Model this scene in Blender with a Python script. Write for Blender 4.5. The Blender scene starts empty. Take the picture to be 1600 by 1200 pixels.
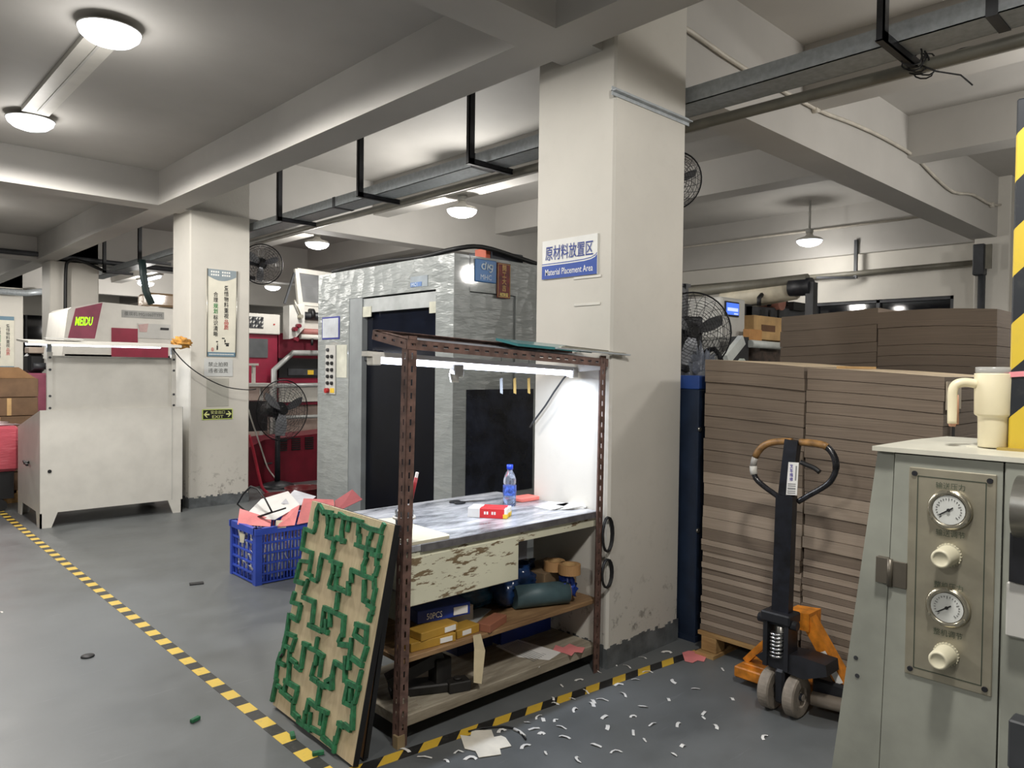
import bpy, bmesh, math, random
from mathutils import Vector, Matrix
random.seed(7)
SC = bpy.context.scene
COL = SC.collection
PI = math.pi

# ------------------------------------------------------------------ camera, world, exposure
EYE = Vector((0, 0, 1.5))
FPX = 1160.0
_y, _p, _r = math.radians(46.6145), math.radians(-1.1682), math.radians(0.7260)
_f = Vector((math.cos(_y) * math.cos(_p), math.sin(_y) * math.cos(_p), math.sin(_p)))
_a = Vector((math.sin(_y), -math.cos(_y), 0))
_u = _a.cross(_f)
CR = math.cos(_r) * _a + math.sin(_r) * _u
CU = -math.sin(_r) * _a + math.cos(_r) * _u
cam = bpy.data.cameras.new('camera')
cam.sensor_width = 36.0
cam.lens = FPX / 1600 * 36
cam.clip_end = 200
camo = bpy.data.objects.new('camera', cam)
COL.objects.link(camo)
M = Matrix.Identity(4)
for i in range(3):
    M[i][0], M[i][1], M[i][2], M[i][3] = CR[i], CU[i], -_f[i], EYE[i]
camo.matrix_world = M
SC.camera = camo
SC.view_settings.view_transform = 'Standard'
SC.view_settings.look = 'None'
SC.view_settings.gamma = 1
SC.view_settings.use_curve_mapping = False
SC.view_settings.exposure = 0.1
LAMP_W = 170.0          # watts of one ceiling lamp
world = bpy.data.worlds.new('night')
SC.world = world
world.use_nodes = True
world.node_tree.nodes['Background'].inputs[0].default_value = (0.02, 0.025, 0.035, 1)
world.node_tree.nodes['Background'].inputs[1].default_value = 0.3


def lamp_light(name, loc, watts, size=0.26, color=(0.9, 0.95, 1.0), parent=None, shape='DISK', size_y=0.1, rot=(0, 0, 0), spread=180):
    l = bpy.data.lights.new(name, 'AREA')
    l.shape = shape; l.size = size; l.size_y = size_y
    l.energy = watts; l.color = color; l.spread = math.radians(spread)
    o = bpy.data.objects.new(name, l); COL.objects.link(o)
    o.location = loc; o.rotation_euler = rot
    if parent is not None:
        o.parent = parent; o.location = Vector(loc) - org(parent)
    return o


def dome_light(name, loc, watts, parent, all_round=False):
    """the saucer bulb throws its light down and out to the sides"""
    l = bpy.data.lights.new(name, 'POINT' if all_round else 'SPOT'); l.energy = watts; l.color = (1.0, .965, .91)
    if not all_round: l.spot_size = math.radians(178); l.spot_blend = .12
    l.shadow_soft_size = .13
    o = bpy.data.objects.new(name, l); COL.objects.link(o); o.parent = parent; o.location = Vector(loc) - org(parent)
    return o


# ------------------------------------------------------------------ measuring: pixel of the photo + one known coordinate -> point in the hall
def _ray(px, py):
    return CR * ((px - 800) / FPX) - CU * ((py - 600) / FPX) + _f
def onx(px, py, x):
    d = _ray(px, py); return EYE + d * (x / d.x)
def ony(px, py, y):
    d = _ray(px, py); return EYE + d * (y / d.y)
def onz(px, py, z=0.0):
    d = _ray(px, py); return EYE + d * ((z - EYE.z) / d.z)


# ------------------------------------------------------------------ helpers
_ORG = {}
def org(o):
    return _ORG.get(o.name, Vector((0, 0, 0)))

class MB:
    """collects geometry in world coordinates; build() links it as ONE mesh object"""
    def __init__(s):
        s.v = []; s.f = []; s.sm = []; s.mi = []; s.cm = 0
    def add(s, vs, fs, smooth=False):
        b = len(s.v); s.v += [Vector(p) for p in vs]
        for f in fs:
            s.f.append([b + i for i in f]); s.sm.append(smooth); s.mi.append(s.cm)
        return s
    def box(s, lo, hi, bev=0.0, rot=None, piv=None):
        lo = Vector(lo); hi = Vector(hi)
        lo, hi = Vector([min(a, b) for a, b in zip(lo, hi)]), Vector([max(a, b) for a, b in zip(lo, hi)])
        if bev:
            bm = bmesh.new(); bmesh.ops.create_cube(bm, size=1)
            c = (lo + hi) / 2; d = hi - lo
            for v in bm.verts: v.co = Vector((v.co.x * d.x, v.co.y * d.y, v.co.z * d.z)) + c
            bmesh.ops.bevel(bm, geom=bm.edges[:], offset=min(bev, min(d) * .45), segments=1, affect='EDGES', profile=.5)
            bm.verts.index_update()
            vs = [v.co.copy() for v in bm.verts]; fs = [[v.index for v in f.verts] for f in bm.faces]; bm.free()
        else:
            vs = [Vector((x, y, z)) for z in (lo.z, hi.z) for y in (lo.y, hi.y) for x in (lo.x, hi.x)]
            fs = [(0, 2, 3, 1), (4, 5, 7, 6), (0, 1, 5, 4), (2, 6, 7, 3), (0, 4, 6, 2), (1, 3, 7, 5)]
        if rot is not None:
            piv = Vector(piv) if piv is not None else (lo + hi) / 2
            vs = [rot @ (Vector(v) - piv) + piv for v in vs]
        return s.add(vs, fs)
    def bar(s, a, b, w, h, up=(0, 0, 1)):
        """rectangular bar from a to b, w across, h along up"""
        a = Vector(a); b = Vector(b); d = (b - a).normalized(); up = Vector(up)
        if abs(d.dot(up)) > .98: up = Vector((1, 0, 0))
        r = d.cross(up).normalized(); u = r.cross(d)
        vs = [p + r * (i * w / 2) + u * (j * h / 2) for p in (a, b) for (i, j) in ((-1, -1), (1, -1), (1, 1), (-1, 1))]
        return s.add(vs, [(3, 2, 1, 0), (4, 5, 6, 7), (0, 1, 5, 4), (1, 2, 6, 5), (2, 3, 7, 6), (3, 0, 4, 7)])
    def cyl(s, a, b, r0, r1=None, n=16, cap=True, smooth=True):
        r1 = r0 if r1 is None else r1
        a = Vector(a); b = Vector(b); d = (b - a).normalized()
        t = Vector((0, 0, 1)) if abs(d.z) < .9 else Vector((1, 0, 0))
        x = d.cross(t).normalized(); y = d.cross(x)
        vs = []
        for p, r in ((a, r0), (b, r1)):
            for i in range(n):
                q = 2 * PI * i / n; vs.append(p + x * (r * math.cos(q)) + y * (r * math.sin(q)))
        s.add(vs, [(i, n + i, n + (i + 1) % n, (i + 1) % n)[::-1] for i in range(n)], smooth)
        if cap:
            s.add(vs[:n], [list(range(n))]); s.add(vs[n:], [list(range(n))[::-1]])
        return s
    def tube(s, pts, r, n=8, closed=False, smooth=True):
        pts = [Vector(p) for p in pts]; m = len(pts); rs = r if isinstance(r, (list, tuple)) else [r] * m
        vs = []; px = None
        for i, p in enumerate(pts):
            if closed: d = (pts[(i + 1) % m] - pts[i - 1])
            else: d = pts[min(i + 1, m - 1)] - pts[max(i - 1, 0)]
            d.normalize()
            if px is None:
                t = Vector((0, 0, 1)) if abs(d.z) < .9 else Vector((1, 0, 0)); x = d.cross(t).normalized()
            else:
                x = (px - d * px.dot(d)).normalized()
            px = x; y = d.cross(x)
            for k in range(n):
                q = 2 * PI * k / n; vs.append(p + (x * math.cos(q) + y * math.sin(q)) * rs[i])
        fs = []
        for i in range(m if closed else m - 1):
            j = (i + 1) % m
            for k in range(n):
                fs.append((i * n + k, i * n + (k + 1) % n, j * n + (k + 1) % n, j * n + k))
        s.add(vs, fs, smooth)
        if not closed:
            s.add(vs[:n], [list(range(n))[::-1]]); s.add(vs[-n:], [list(range(n))])
        return s
    def lathe(s, c, prof, n=24, axis=(0, 0, 1), smooth=True):
        """prof = [(radius, height)] about axis through c"""
        c = Vector(c); d = Vector(axis).normalized()
        t = Vector((0, 0, 1)) if abs(d.z) < .9 else Vector((1, 0, 0))
        x = t.cross(d).normalized(); y = d.cross(x)
        vs = []
        for r, h in prof:
            for i in range(n):
                q = 2 * PI * i / n; vs.append(c + d * h + (x * math.cos(q) + y * math.sin(q)) * max(r, 1e-5))
        fs = [(k * n + i, k * n + (i + 1) % n, (k + 1) * n + (i + 1) % n, (k + 1) * n + i) for k in range(len(prof) - 1) for i in range(n)]
        return s.add(vs, fs, smooth)
    def prism(s, poly, off):
        """polygon (list of points) extruded by vector off"""
        a = [Vector(p) for p in poly]; o = Vector(off); n = len(a); b = [p + o for p in a]
        return s.add(a + b, [list(range(n))[::-1], list(range(n, 2 * n))] + [(i, (i + 1) % n, n + (i + 1) % n, n + i) for i in range(n)])
    def quad(s, a, b, c, d):
        return s.add([a, b, c, d], [(0, 1, 2, 3)])
    def build(s, name, mat, parent=None, loc=None):
        me = bpy.data.meshes.new(name)
        if parent is not None: o0 = org(parent)
        elif loc is not None: o0 = Vector(loc)
        else:
            xs = [v.x for v in s.v]; ys = [v.y for v in s.v]; zs = [v.z for v in s.v]
            o0 = Vector(((min(xs) + max(xs)) / 2, (min(ys) + max(ys)) / 2, min(zs)))
        me.from_pydata([v - o0 for v in s.v], [], s.f)
        for m in (mat if isinstance(mat, (list, tuple)) else [mat]): me.materials.append(m)
        me.polygons.foreach_set('use_smooth', s.sm); me.polygons.foreach_set('material_index', s.mi)
        bm = bmesh.new(); bm.from_mesh(me)
        bmesh.ops.remove_doubles(bm, verts=bm.verts, dist=1e-6)
        bmesh.ops.recalc_face_normals(bm, faces=bm.faces); bm.to_mesh(me); bm.free()
        me.update()
        o = bpy.data.objects.new(name, me); COL.objects.link(o)
        _ORG[o.name] = o0
        if parent is not None: o.parent = parent
        else: o.location = o0
        return o

def smooth(pts, n=4):
    """Catmull-Rom through the points"""
    p = [Vector(q) for q in pts]; out = []
    for i in range(len(p) - 1):
        a, b, c, d = p[max(i - 1, 0)], p[i], p[i + 1], p[min(i + 2, len(p) - 1)]
        for k in range(n):
            t = k / n
            out.append(.5 * ((2 * b) + (c - a) * t + (2 * a - 5 * b + 4 * c - d) * t * t + (3 * b - a - 3 * c + d) * t ** 3))
    return out + [p[-1]]

def tag(o, label=None, cat=None, group=None, kind=None):
    if label: o['label'] = label
    if cat: o['category'] = cat
    if group: o['group'] = group
    if kind: o['kind'] = kind
    return o
def thing(name, label, cat, loc, group=None):
    o = bpy.data.objects.new(name, None); COL.objects.link(o)
    o.location = loc; o.empty_display_size = .1; _ORG[o.name] = Vector(loc)
    return tag(o, label, cat, group)
def boxp(name, lo, hi, mat, parent=None, bev=0.0):
    return MB().box(lo, hi, bev).build(name, mat, parent)
def struct(name, mb, mat, parent=None):
    return tag(mb.build(name, mat, parent), kind='structure')
def copy_tree(o, loc, parent=None):
    c = o.copy(); COL.objects.link(c); c.parent = parent
    if parent is None: c.location = loc; _ORG[c.name] = Vector(loc)
    for ch in list(o.children): copy_tree(ch, None, c)
    return c

def text(body, at, right, up, w, h, mat, parent, name='lettering', bold=0.0, ls=1.0, align=None):
    """flat lettering centred at `at`, fitted into w x h"""
    c = bpy.data.curves.new('t', 'FONT'); c.body = body; c.resolution_u = 2
    c.offset = bold; c.space_line = ls; c.align_x = 'CENTER'
    o = bpy.data.objects.new('t', c); COL.objects.link(o)
    dg = bpy.context.evaluated_depsgraph_get()
    me = bpy.data.meshes.new_from_object(o.evaluated_get(dg))
    bpy.data.objects.remove(o); bpy.data.curves.remove(c)
    right = Vector(right).normalized(); up = Vector(up).normalized(); nrm = right.cross(up)
    xs = [v.co.x for v in me.vertices]; ys = [v.co.y for v in me.vertices]
    if not xs: return None
    sx = w / max(max(xs) - min(xs), 1e-4); sy = h / max(max(ys) - min(ys), 1e-4)
    cx = (max(xs) + min(xs)) / 2; cy = (max(ys) + min(ys)) / 2
    at = Vector(at) - org(parent)
    for v in me.vertices:
        v.co = at + right * ((v.co.x - cx) * sx) + up * ((v.co.y - cy) * sy)
    me.name = name; me.materials.clear(); me.materials.append(mat)
    t = bpy.data.objects.new(name, me); COL.objects.link(t); t.parent = parent; _ORG[t.name] = org(parent)
    return t


# ------------------------------------------------------------------ materials
def lin(c):
    return tuple((x / 255 / 12.92 if x / 255 <= .04045 else ((x / 255 + .055) / 1.055) ** 2.4) for x in c[:3]) + (1.0,)
class NT:
    def __init__(s, name):
        s.m = bpy.data.materials.new(name); s.m.use_nodes = True
        s.t = s.m.node_tree; s.b = s.t.nodes['Principled BSDF']
    def n(s, typ, **kw):
        x = s.t.nodes.new('ShaderNode' + typ)
        for k, v in kw.items():
            if k in x.inputs: x.inputs[k].default_value = v
            else: setattr(x, k, v)
        return x
    def l(s, a, b): s.t.links.new(a, b)
    def coord(s, sc=(1, 1, 1), rot=(0, 0, 0), world=False):
        m = s.n('Mapping'); m.inputs['Scale'].default_value = sc; m.inputs['Rotation'].default_value = rot
        if world: s.l(s.n('NewGeometry').outputs['Position'], m.inputs[0])
        else: s.l(s.n('TexCoord').outputs['Object'], m.inputs[0])
        return m.outputs[0]
    def noise(s, vec, scale, detail=3, rough=.55):
        x = s.n('TexNoise', Scale=scale, Detail=detail, Roughness=rough); s.l(vec, x.inputs['Vector']); return x.outputs['Fac']
    def ramp(s, fac, stops, interp='LINEAR'):
        r = s.n('ValToRGB'); r.color_ramp.interpolation = interp
        e = r.color_ramp.elements
        while len(e) < len(stops): e.new(.5)
        for i, (p, c) in enumerate(stops):
            e[i].position = p; e[i].color = c if len(c) == 4 else lin(c)
        s.l(fac, r.inputs[0]); return r.outputs[0]
    def mix(s, fac, a, b, blend='MIX'):
        m = s.n('MixRGB', blend_type=blend)
        for sock, v in ((m.inputs[0], fac), (m.inputs[1], a), (m.inputs[2], b)):
            if hasattr(v, 'links'): s.l(v, sock)
            elif isinstance(v, (int, float)): sock.default_value = v
            else: sock.default_value = v if len(v) == 4 else lin(v)
        return m.outputs[0]
    def math(s, op, a, b=0.0):
        m = s.n('Math', operation=op)
        for sock, v in ((m.inputs[0], a), (m.inputs[1], b)):
            if hasattr(v, 'links'): s.l(v, sock)
            else: sock.default_value = v
        return m.outputs[0]
    def bump(s, h, strength=.2, dist=.01):
        b = s.n('Bump', Strength=strength, Distance=dist); s.l(h, b.inputs['Height']); s.l(b.outputs[0], s.b.inputs['Normal'])
def mk(name, c, rough=.5, metal=0.0, var=.05, vs=6.0, bump=0.0, bs=80.0, emit=0.0, ecol=None, trans=0.0, alpha=1.0, spec=None):
    k = NT(name); b = k.b
    b.inputs['Roughness'].default_value = rough; b.inputs['Metallic'].default_value = metal
    if spec is not None: b.inputs['Specular IOR Level'].default_value = spec
    co = k.coord()
    f = k.noise(co, vs, 4)
    d = tuple(max(0, x * (1 - 2.2 * var)) for x in c); e = tuple(min(255, x * (1 + 1.2 * var)) for x in c)
    k.l(k.ramp(f, [(.3, d), (.7, e)]), b.inputs['Base Color'])
    if bump: k.bump(k.noise(co, bs, 3), bump, .004)
    if emit:
        b.inputs['Emission Color'].default_value = lin(ecol or c); b.inputs['Emission Strength'].default_value = emit
    if trans: b.inputs['Transmission Weight'].default_value = trans
    if alpha < 1: b.inputs['Alpha'].default_value = alpha
    return k.m
def flat(name, c, rough=.6, **kw):
    return mk(name, c, rough, var=.02, **kw)

def m_floor():
    k = NT('grey epoxy floor'); co = k.coord(world=True)
    big = k.noise(co, .7, 5); mid = k.noise(co, 3.5, 6, .65); fine = k.noise(co, 40, 4, .7)
    c = k.ramp(big, [(.3, (90, 93, 94)), (.7, (110, 113, 113))])
    c = k.mix(.30, c, k.ramp(mid, [(.35, (82, 85, 86)), (.68, (122, 125, 127))]))
    sc = k.coord((1, 14, 1), (0, 0, .6), True)
    c = k.mix(k.math('MULTIPLY', k.ramp(k.noise(sc, 2.2, 6, .7), [(.62, (0, 0, 0)), (.75, (255, 255, 255))]), .25), c, (160, 162, 165))
    c = k.mix(k.ramp(k.noise(co, 9, 5, .7), [(.66, (0, 0, 0)), (.74, (120, 120, 120))]), c, (84, 84, 84))
    k.l(c, k.b.inputs['Base Color'])
    k.l(k.ramp(mid, [(.3, (.34, .34, .34, 1)), (.7, (.5, .5, .5, 1))]), k.b.inputs['Roughness'])
    k.bump(fine, .03, .002)
    return k.m
def m_paint(name, c, low=(150, 148, 142), dirt=True):
    """white emulsion on plaster with scuffs that thicken towards the floor"""
    k = NT(name); co = k.coord(world=True)
    d = tuple(x * .95 for x in c)
    col = k.ramp(k.noise(co, 1.6, 4), [(.3, d), (.7, c)])
    if dirt:
        sep = k.n('SeparateXYZ'); k.l(co, sep.inputs[0])
        low_f = k.ramp(sep.outputs[2], [(.08, (1, 1, 1, 1)), (.45, (.12, .12, .12, 1)), (.9, (.03, .03, .03, 1))])
        sp = k.ramp(k.noise(co, 14, 6, .72), [(.56, (0, 0, 0, 1)), (.64, (1, 1, 1, 1))])
        col = k.mix(k.math('MULTIPLY', sp, k.math('MULTIPLY', low_f, .8)), col, (88, 84, 76))
        sc = k.ramp(k.noise(k.coord((1, 1, 9), (0, .2, .1), True), 6, 5, .75), [(.66, (0, 0, 0, 1)), (.7, (1, 1, 1, 1))])
        col = k.mix(k.math('MULTIPLY', sc, k.math('MULTIPLY', low_f, .6)), col, (110, 106, 98))
    k.l(col, k.b.inputs['Base Color']); k.b.inputs['Roughness'].default_value = .7
    k.bump(k.noise(co, 35, 4), .08, .004)
    return k.m
def m_wood(name, a, b, axis=(1, 12, 12), rough=.6):
    k = NT(name); co = k.coord(axis)
    n1 = k.noise(co, 3, 6, .65)
    k.l(k.ramp(n1, [(.3, a), (.5, tuple((x + y) / 2 for x, y in zip(a, b))), (.7, b)]), k.b.inputs['Base Color'])
    k.b.inputs['Roughness'].default_value = rough; k.bump(n1, .12, .003)
    return k.m
def m_stripe(name, a, b, vec, period, duty=.5, rough=.45, wear=.15):
    """printed hazard stripes: fract(dot(position, vec) / period) against duty"""
    k = NT(name); co = k.coord(world=True)
    d = k.n('VectorMath', operation='DOT_PRODUCT'); k.l(co, d.inputs[0]); d.inputs[1].default_value = vec
    f = k.math('LESS_THAN', k.math('FRACT', k.math('DIVIDE', d.outputs['Value'], period)), duty)
    c = k.mix(f, a, b)
    w = k.ramp(k.noise(co, 25, 5, .7), [(.55, (0, 0, 0, 1)), (.75, (wear, wear, wear, 1))])
    c = k.mix(w, c, (120, 116, 104))
    k.l(c, k.b.inputs['Base Color']); k.b.inputs['Roughness'].default_value = rough
    return k.m
def m_card(name, a, b):
    """edges of stacked corrugated sheets: thin level lines"""
    k = NT(name); co = k.coord((1, 1, 1), world=True)
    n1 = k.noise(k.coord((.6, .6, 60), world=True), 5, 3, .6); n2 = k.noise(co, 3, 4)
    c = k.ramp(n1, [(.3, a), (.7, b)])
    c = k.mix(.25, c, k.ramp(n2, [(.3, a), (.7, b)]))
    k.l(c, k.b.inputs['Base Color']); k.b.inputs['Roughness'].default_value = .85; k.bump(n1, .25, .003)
    return k.m
def m_film(name, c, rough=.3, amt=.9):
    """grey sheet metal still under its crinkled clear film"""
    k = NT(name); co = k.coord(world=True)
    k.l(k.ramp(k.noise(co, 2, 4), [(.3, tuple(x * .94 for x in c)), (.7, c)]), k.b.inputs['Base Color'])
    k.b.inputs['Roughness'].default_value = rough
    v = k.n('TexVoronoi', Scale=7.0); k.l(k.coord((1, 1, .8), (0, .4, .3), True), v.inputs['Vector'])
    w = k.noise(k.coord((1, 1, 4), (.3, .2, 0), True), 4, 3, .6)
    k.bump(k.math('ADD', v.outputs['Distance'], w), .4, .03)
    k.b.inputs['Coat Weight'].default_value = amt; k.b.inputs['Coat Roughness'].default_value = .06
    return k.m
def m_chips(name, base, chips, scale=(1, 1, 1), th=.6):
    k = NT(name); co = k.coord(scale)
    n = k.noise(k.coord((3.2, 1, 13), (0, .8, 0)), 3.4, 5, .66)
    n = k.math('ADD', n, k.math('MULTIPLY', k.math('SUBTRACT', k.noise(co, 5.0, 3), .5), .35))
    c = k.mix(k.ramp(n, [(th, (0, 0, 0, 1)), (th + .035, (1, 1, 1, 1))]), k.ramp(k.noise(co, 3, 4), [(.3, tuple(x * .93 for x in base)), (.7, base)]), chips)
    k.l(c, k.b.inputs['Base Color']); k.b.inputs['Roughness'].default_value = .45
    return k.m

FLOOR = m_floor()
WHITE = m_paint('white painted plaster', (208, 204, 195))
CEIL = m_paint('ceiling plaster', (184, 181, 176), dirt=False)
SKIRT = mk('grey painted skirting', (96, 100, 102), .6, var=.12, vs=10)
PW = mk('white powder coat', (212, 209, 201), .45, var=.015)
PWG = mk('light grey powder coat', (196, 195, 190), .45, var=.02)
BLK = mk('black plastic', (22, 22, 24), .5, var=.1)
BLKM = mk('black painted steel', (30, 31, 36), .45, var=.12, vs=14)
DGREY = mk('dark grey steel', (62, 64, 68), .5, var=.1)
GALV = mk('galvanised sheet steel', (172, 178, 182), .42, .3, var=.04, vs=30)
STEEL = mk('bare steel', (170, 168, 162), .3, .9, var=.05)
ALU = mk('brushed aluminium', (186, 182, 168), .38, .8, var=.04, vs=40)
PIPE = mk('olive grey conduit', (112, 109, 98), .5, var=.06)
PIPEW = mk('white conduit', (196, 190, 178), .5, var=.05)
LIT = mk('lamp diffuser', (255, 255, 255), .5, emit=3.0, ecol=(236, 242, 255))
TUBE = mk('lit tube', (255, 255, 255), .4, emit=7.0, ecol=(222, 230, 255))
PAPER = mk('white paper', (232, 230, 226), .8, var=.02)
PAPERG = mk('grey print', (140, 140, 140), .8)
INK = flat('black ink', (28, 28, 30)); INKG = flat('green ink', (30, 130, 60)); INKR = flat('red ink', (178, 34, 40)); INKB = flat('blue ink', (34, 58, 140)); INKW = flat('white ink', (235, 235, 232)); INKGR = flat('grey ink', (96, 98, 96))
PINK = mk('pink card', (232, 138, 138), .75, var=.05)
REDP = mk('pillar red machine paint', (142, 32, 58), .42, var=.04)
REDD = mk('dark red machine paint', (110, 20, 38), .4, var=.06)
BOOTH = m_film('grey booth panel under film', (158, 163, 162))
BOOTHP = mk('grey booth paint', (140, 145, 147), .45, var=.03)
GLASSD = mk('dark tinted window', (20, 24, 36), .12, var=.1, spec=.6)
NIGHT = mk('night glass', (10, 12, 18), .05, var=.02, spec=.5)
BLUEC = mk('blue crate plastic', (60, 88, 196), .42, var=.05)
GREEN = mk('green ejection rubber', (40, 110, 72), .7, var=.14, vs=40)
PLY = m_wood('pale plywood', (190, 172, 138), (212, 194, 160), (14, 14, 1.2), .6)
WOODS = m_wood('worn shelf board', (112, 84, 56), (166, 134, 96), (1.2, 10, 10), .6)
WOODG = m_wood('dusty shelf board', (120, 110, 94), (176, 168, 150), (1.2, 9, 9), .8)
PALW = m_wood('pallet pine', (140, 108, 66), (186, 152, 100), (10, 1, 10), .8)
ANGLE = mk('brown slotted angle', (104, 80, 72), .5, .1, var=.14, vs=24)
CREAM = m_chips('cream desk paint with chips', (222, 220, 196), (124, 106, 80), th=.575)
CREAMP = mk('cream desk paint', (212, 210, 186), .45, var=.06)
TOPM = None
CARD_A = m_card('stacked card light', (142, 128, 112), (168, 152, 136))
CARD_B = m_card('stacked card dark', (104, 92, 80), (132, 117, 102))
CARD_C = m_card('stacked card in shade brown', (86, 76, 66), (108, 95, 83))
CARDT = mk('card sheet face', (206, 186, 156), .8, var=.05)
KRAFT = mk('kraft carton', (150, 114, 78), .8, var=.06)
KRAFTL = mk('light kraft', (196, 160, 110), .8, var=.06)
ORANGE = mk('orange truck paint', (214, 132, 40), .45, var=.1, vs=20)
YEL = mk('yellow box card', (176, 136, 52), .6, var=.06)
BLUEB = mk('blue box card', (30, 56, 140), .5, var=.08)
NAVY = mk('navy machine paint', (30, 42, 62), .45, var=.1)
CLEAR = mk('clear plastic', (235, 240, 245), .08, var=.0, trans=.92)
IVORY = mk('ivory enamel', (228, 218, 186), .4, var=.02)
GREYM = mk('grey green machine paint', (150, 152, 142), .42, var=.04)

# ================================================================== THE HALL
S = MB()
S.box((-9, -7, -.2), (12, 26, 0)); struct('floor', S, FLOOR)
S = MB()
S.box((-9, -7, 3.44), (2.6, 2.45, 3.64)).box((-9, 2.68, 3.44), (2.6, 7.92, 3.64)).box((-9, 8.17, 3.44), (2.6, 26, 3.64)).box((2.55, -7, 3.79), (12, 26, 3.99))
struct('ceiling', S, CEIL)
def beam(lo, hi):
    return struct('ceiling_beam', MB().box(lo, hi), CEIL)
beam((-9, 2.43, 3.10), (12, 2.70, 3.99))
beam((-9, 7.90, 3.10), (12, 8.19, 3.99))
beam((-9, 13.4, 3.10), (12, 13.7, 3.99))
beam((-9, 18.9, 3.10), (12, 19.2, 3.99))
for y0, y1 in ((-7, 2.43), (2.70, 7.90), (8.19, 13.4), (13.7, 18.9), (19.2, 26)):
    beam((2.55, y0, 3.10), (2.81, y1, 3.99))
    beam((5.07, y0, 3.38), (5.28, y1, 3.99))
    beam((7.10, y0, 3.42), (7.38, y1, 3.99))
    beam((10.3, y0, 3.12), (10.62, y1, 3.99))

def column(x0, y0, x1, y1, name='concrete_column', skirt=True):
    c = struct(name, MB().box((x0, y0, 0), (x1, y1, 3.99), .012), WHITE)
    if skirt:
        b = MB(); N = 26
        per = [(x0, y0), (x1, y0), (x1, y1), (x0, y1)]
        rnd = random.Random(int(x0 * 100 + y0 * 7))
        for (ax, ay), (bx, by), (nx, ny) in zip(per, per[1:] + per[:1], ((0, -1), (1, 0), (0, 1), (-1, 0))):
            for i in range(N):
                p, q = i / N, (i + 1) / N
                h = .11 + rnd.uniform(-.012, .014)
                P = Vector((ax + (bx - ax) * p, ay + (by - ay) * p, 0)); Q = Vector((ax + (bx - ax) * q, ay + (by - ay) * q, 0)); n = Vector((nx, ny, 0)) * .003
                b.prism([P + n, Q + n, Q + n + Vector((0, 0, h)), P + n + Vector((0, 0, h))], -n * 1.2)
        b.build('painted_skirting', SKIRT, c)
    return c
COL1 = column(2.893, 2.344, 3.51, 2.884)
COL2 = column(2.86, 7.90, 3.50, 8.40)
column(2.72, 13.4, 3.41, 13.95)
column(2.75, 18.9, 3.34, 19.4)
column(10.0, 2.30, 10.62, 2.66)
column(10.0, 7.85, 10.62, 8.35)
# outer walls
W = MB()
wy0, wy1, wz0, wz1 = 2.98, 4.76, 1.2, 2.49
W.box((10.4, -7, 0), (10.6, wy0, 3.99)).box((10.4, wy1, 0), (10.6, 26, 3.99)).box((10.4, wy0, 0), (10.6, wy1, wz0)).box((10.4, wy0, wz1), (10.6, wy1, 3.99))
struct('wall_right', W, WHITE)
win = struct('window_1', MB().box((10.47, wy0, wz0), (10.49, wy1, wz1)), NIGHT)
fr = MB()
for y in (wy0 + .02, 3.893, wy1 - .02): fr.box((10.42, y - .022, wz0), (10.5, y + .022, wz1))
for z in (wz0 + .02, wz1 - .02): fr.box((10.42, wy0, z - .022), (10.5, wy1, z + .022))
fr.build('window_frame', DGREY, win)
W = MB(); W.box((-9, 25.6, 0), (3.5, 25.8, 3.99)).box((6.8, 25.6, 0), (12, 25.8, 3.99)).box((3.5, 25.6, 0), (6.8, 25.8, .9)).box((3.5, 25.6, 2.9), (6.8, 25.8, 3.99))
struct('wall_far', W, WHITE)
win = struct('window_2', MB().box((3.5, 25.68, .9), (6.8, 25.70, 2.9)), NIGHT)
fr = MB()
for x in (3.52, 4.6, 5.7, 6.78): fr.box((x - .025, 25.6, .9), (x + .025, 25.72, 2.9))
fr.build('window_frame', DGREY, win)
struct('wall_left', MB().box((-9.2, -7, 0), (-9, 26, 3.99)), WHITE)
struct('wall_back', MB().box((-9, -7.2, 0), (12, -7, 3.99)), WHITE)

# ------------------------------------------------------------------ ceiling lamps (flat saucer bulbs in white holders)
def ceiling_lamp(x, y, z, top, label, watts=None, all_round=False):
    t = thing('ceiling_lamp', label, 'ceiling lamp', (x, y, z), 'saucer lamps under the ceiling')
    fl = .40 if top - z < .12 else 1.0
    MB().lathe((x, y, z), [(r, h * fl) for r, h in ((.165, .0), (.17, .012), (.15, .03), (.06, .06), (.04, .085), (.04, .11), (.0, .11))], 28).build('lamp_housing', PW, t)
    MB().lathe((x, y, z), [(.163, .002), (.155, -.025), (.12, -.055), (.06, -.075), (0, -.08)], 28).build('diffuser', LIT, t)
    h = MB().cyl((x, y, z + .10 * fl), (x, y, min(top, z + .155)), .045, .055, 16)
    h.cyl((x, y, min(z + .15, top - .004)), (x, y, top), .014 if top - z > .25 else .05, None, 10)
    h.build('lamp_holder', PWG, t)
    dome_light('lamp_glow', (x, y, z - (.34 if all_round else .16)), watts or LAMP_W, t, all_round)
    if not all_round: dome_light('lamp_glow', (x, y, z - .30), 9, t, True)
    return t
ceiling_lamp(1.25, 4.70, 3.395, 3.44, 'brightest saucer lamp on the ceiling left of the main beam, nearest one in view', 170)
ceiling_lamp(1.26, 6.85, 3.395, 3.44, 'saucer lamp on the left ceiling, second one, above the white inspection table', 170)
ceiling_lamp(5.17, 6.30, 3.22, 3.38, 'saucer lamp under the beam above the grey booth with the blue plate', 95, True)
ceiling_lamp(5.17, 9.48, 3.22, 3.38, 'saucer lamp just right of the banner column, above the red machine', 60, True)
ceiling_lamp(9.7, 4.52, 3.26, 3.79, 'lone saucer lamp on the right, above the brown card stacks', 22, True)
ceiling_lamp(7.24, 15.2, 3.20, 3.42, 'small far saucer lamp seen between banner column and grey booth', 60, True)
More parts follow.
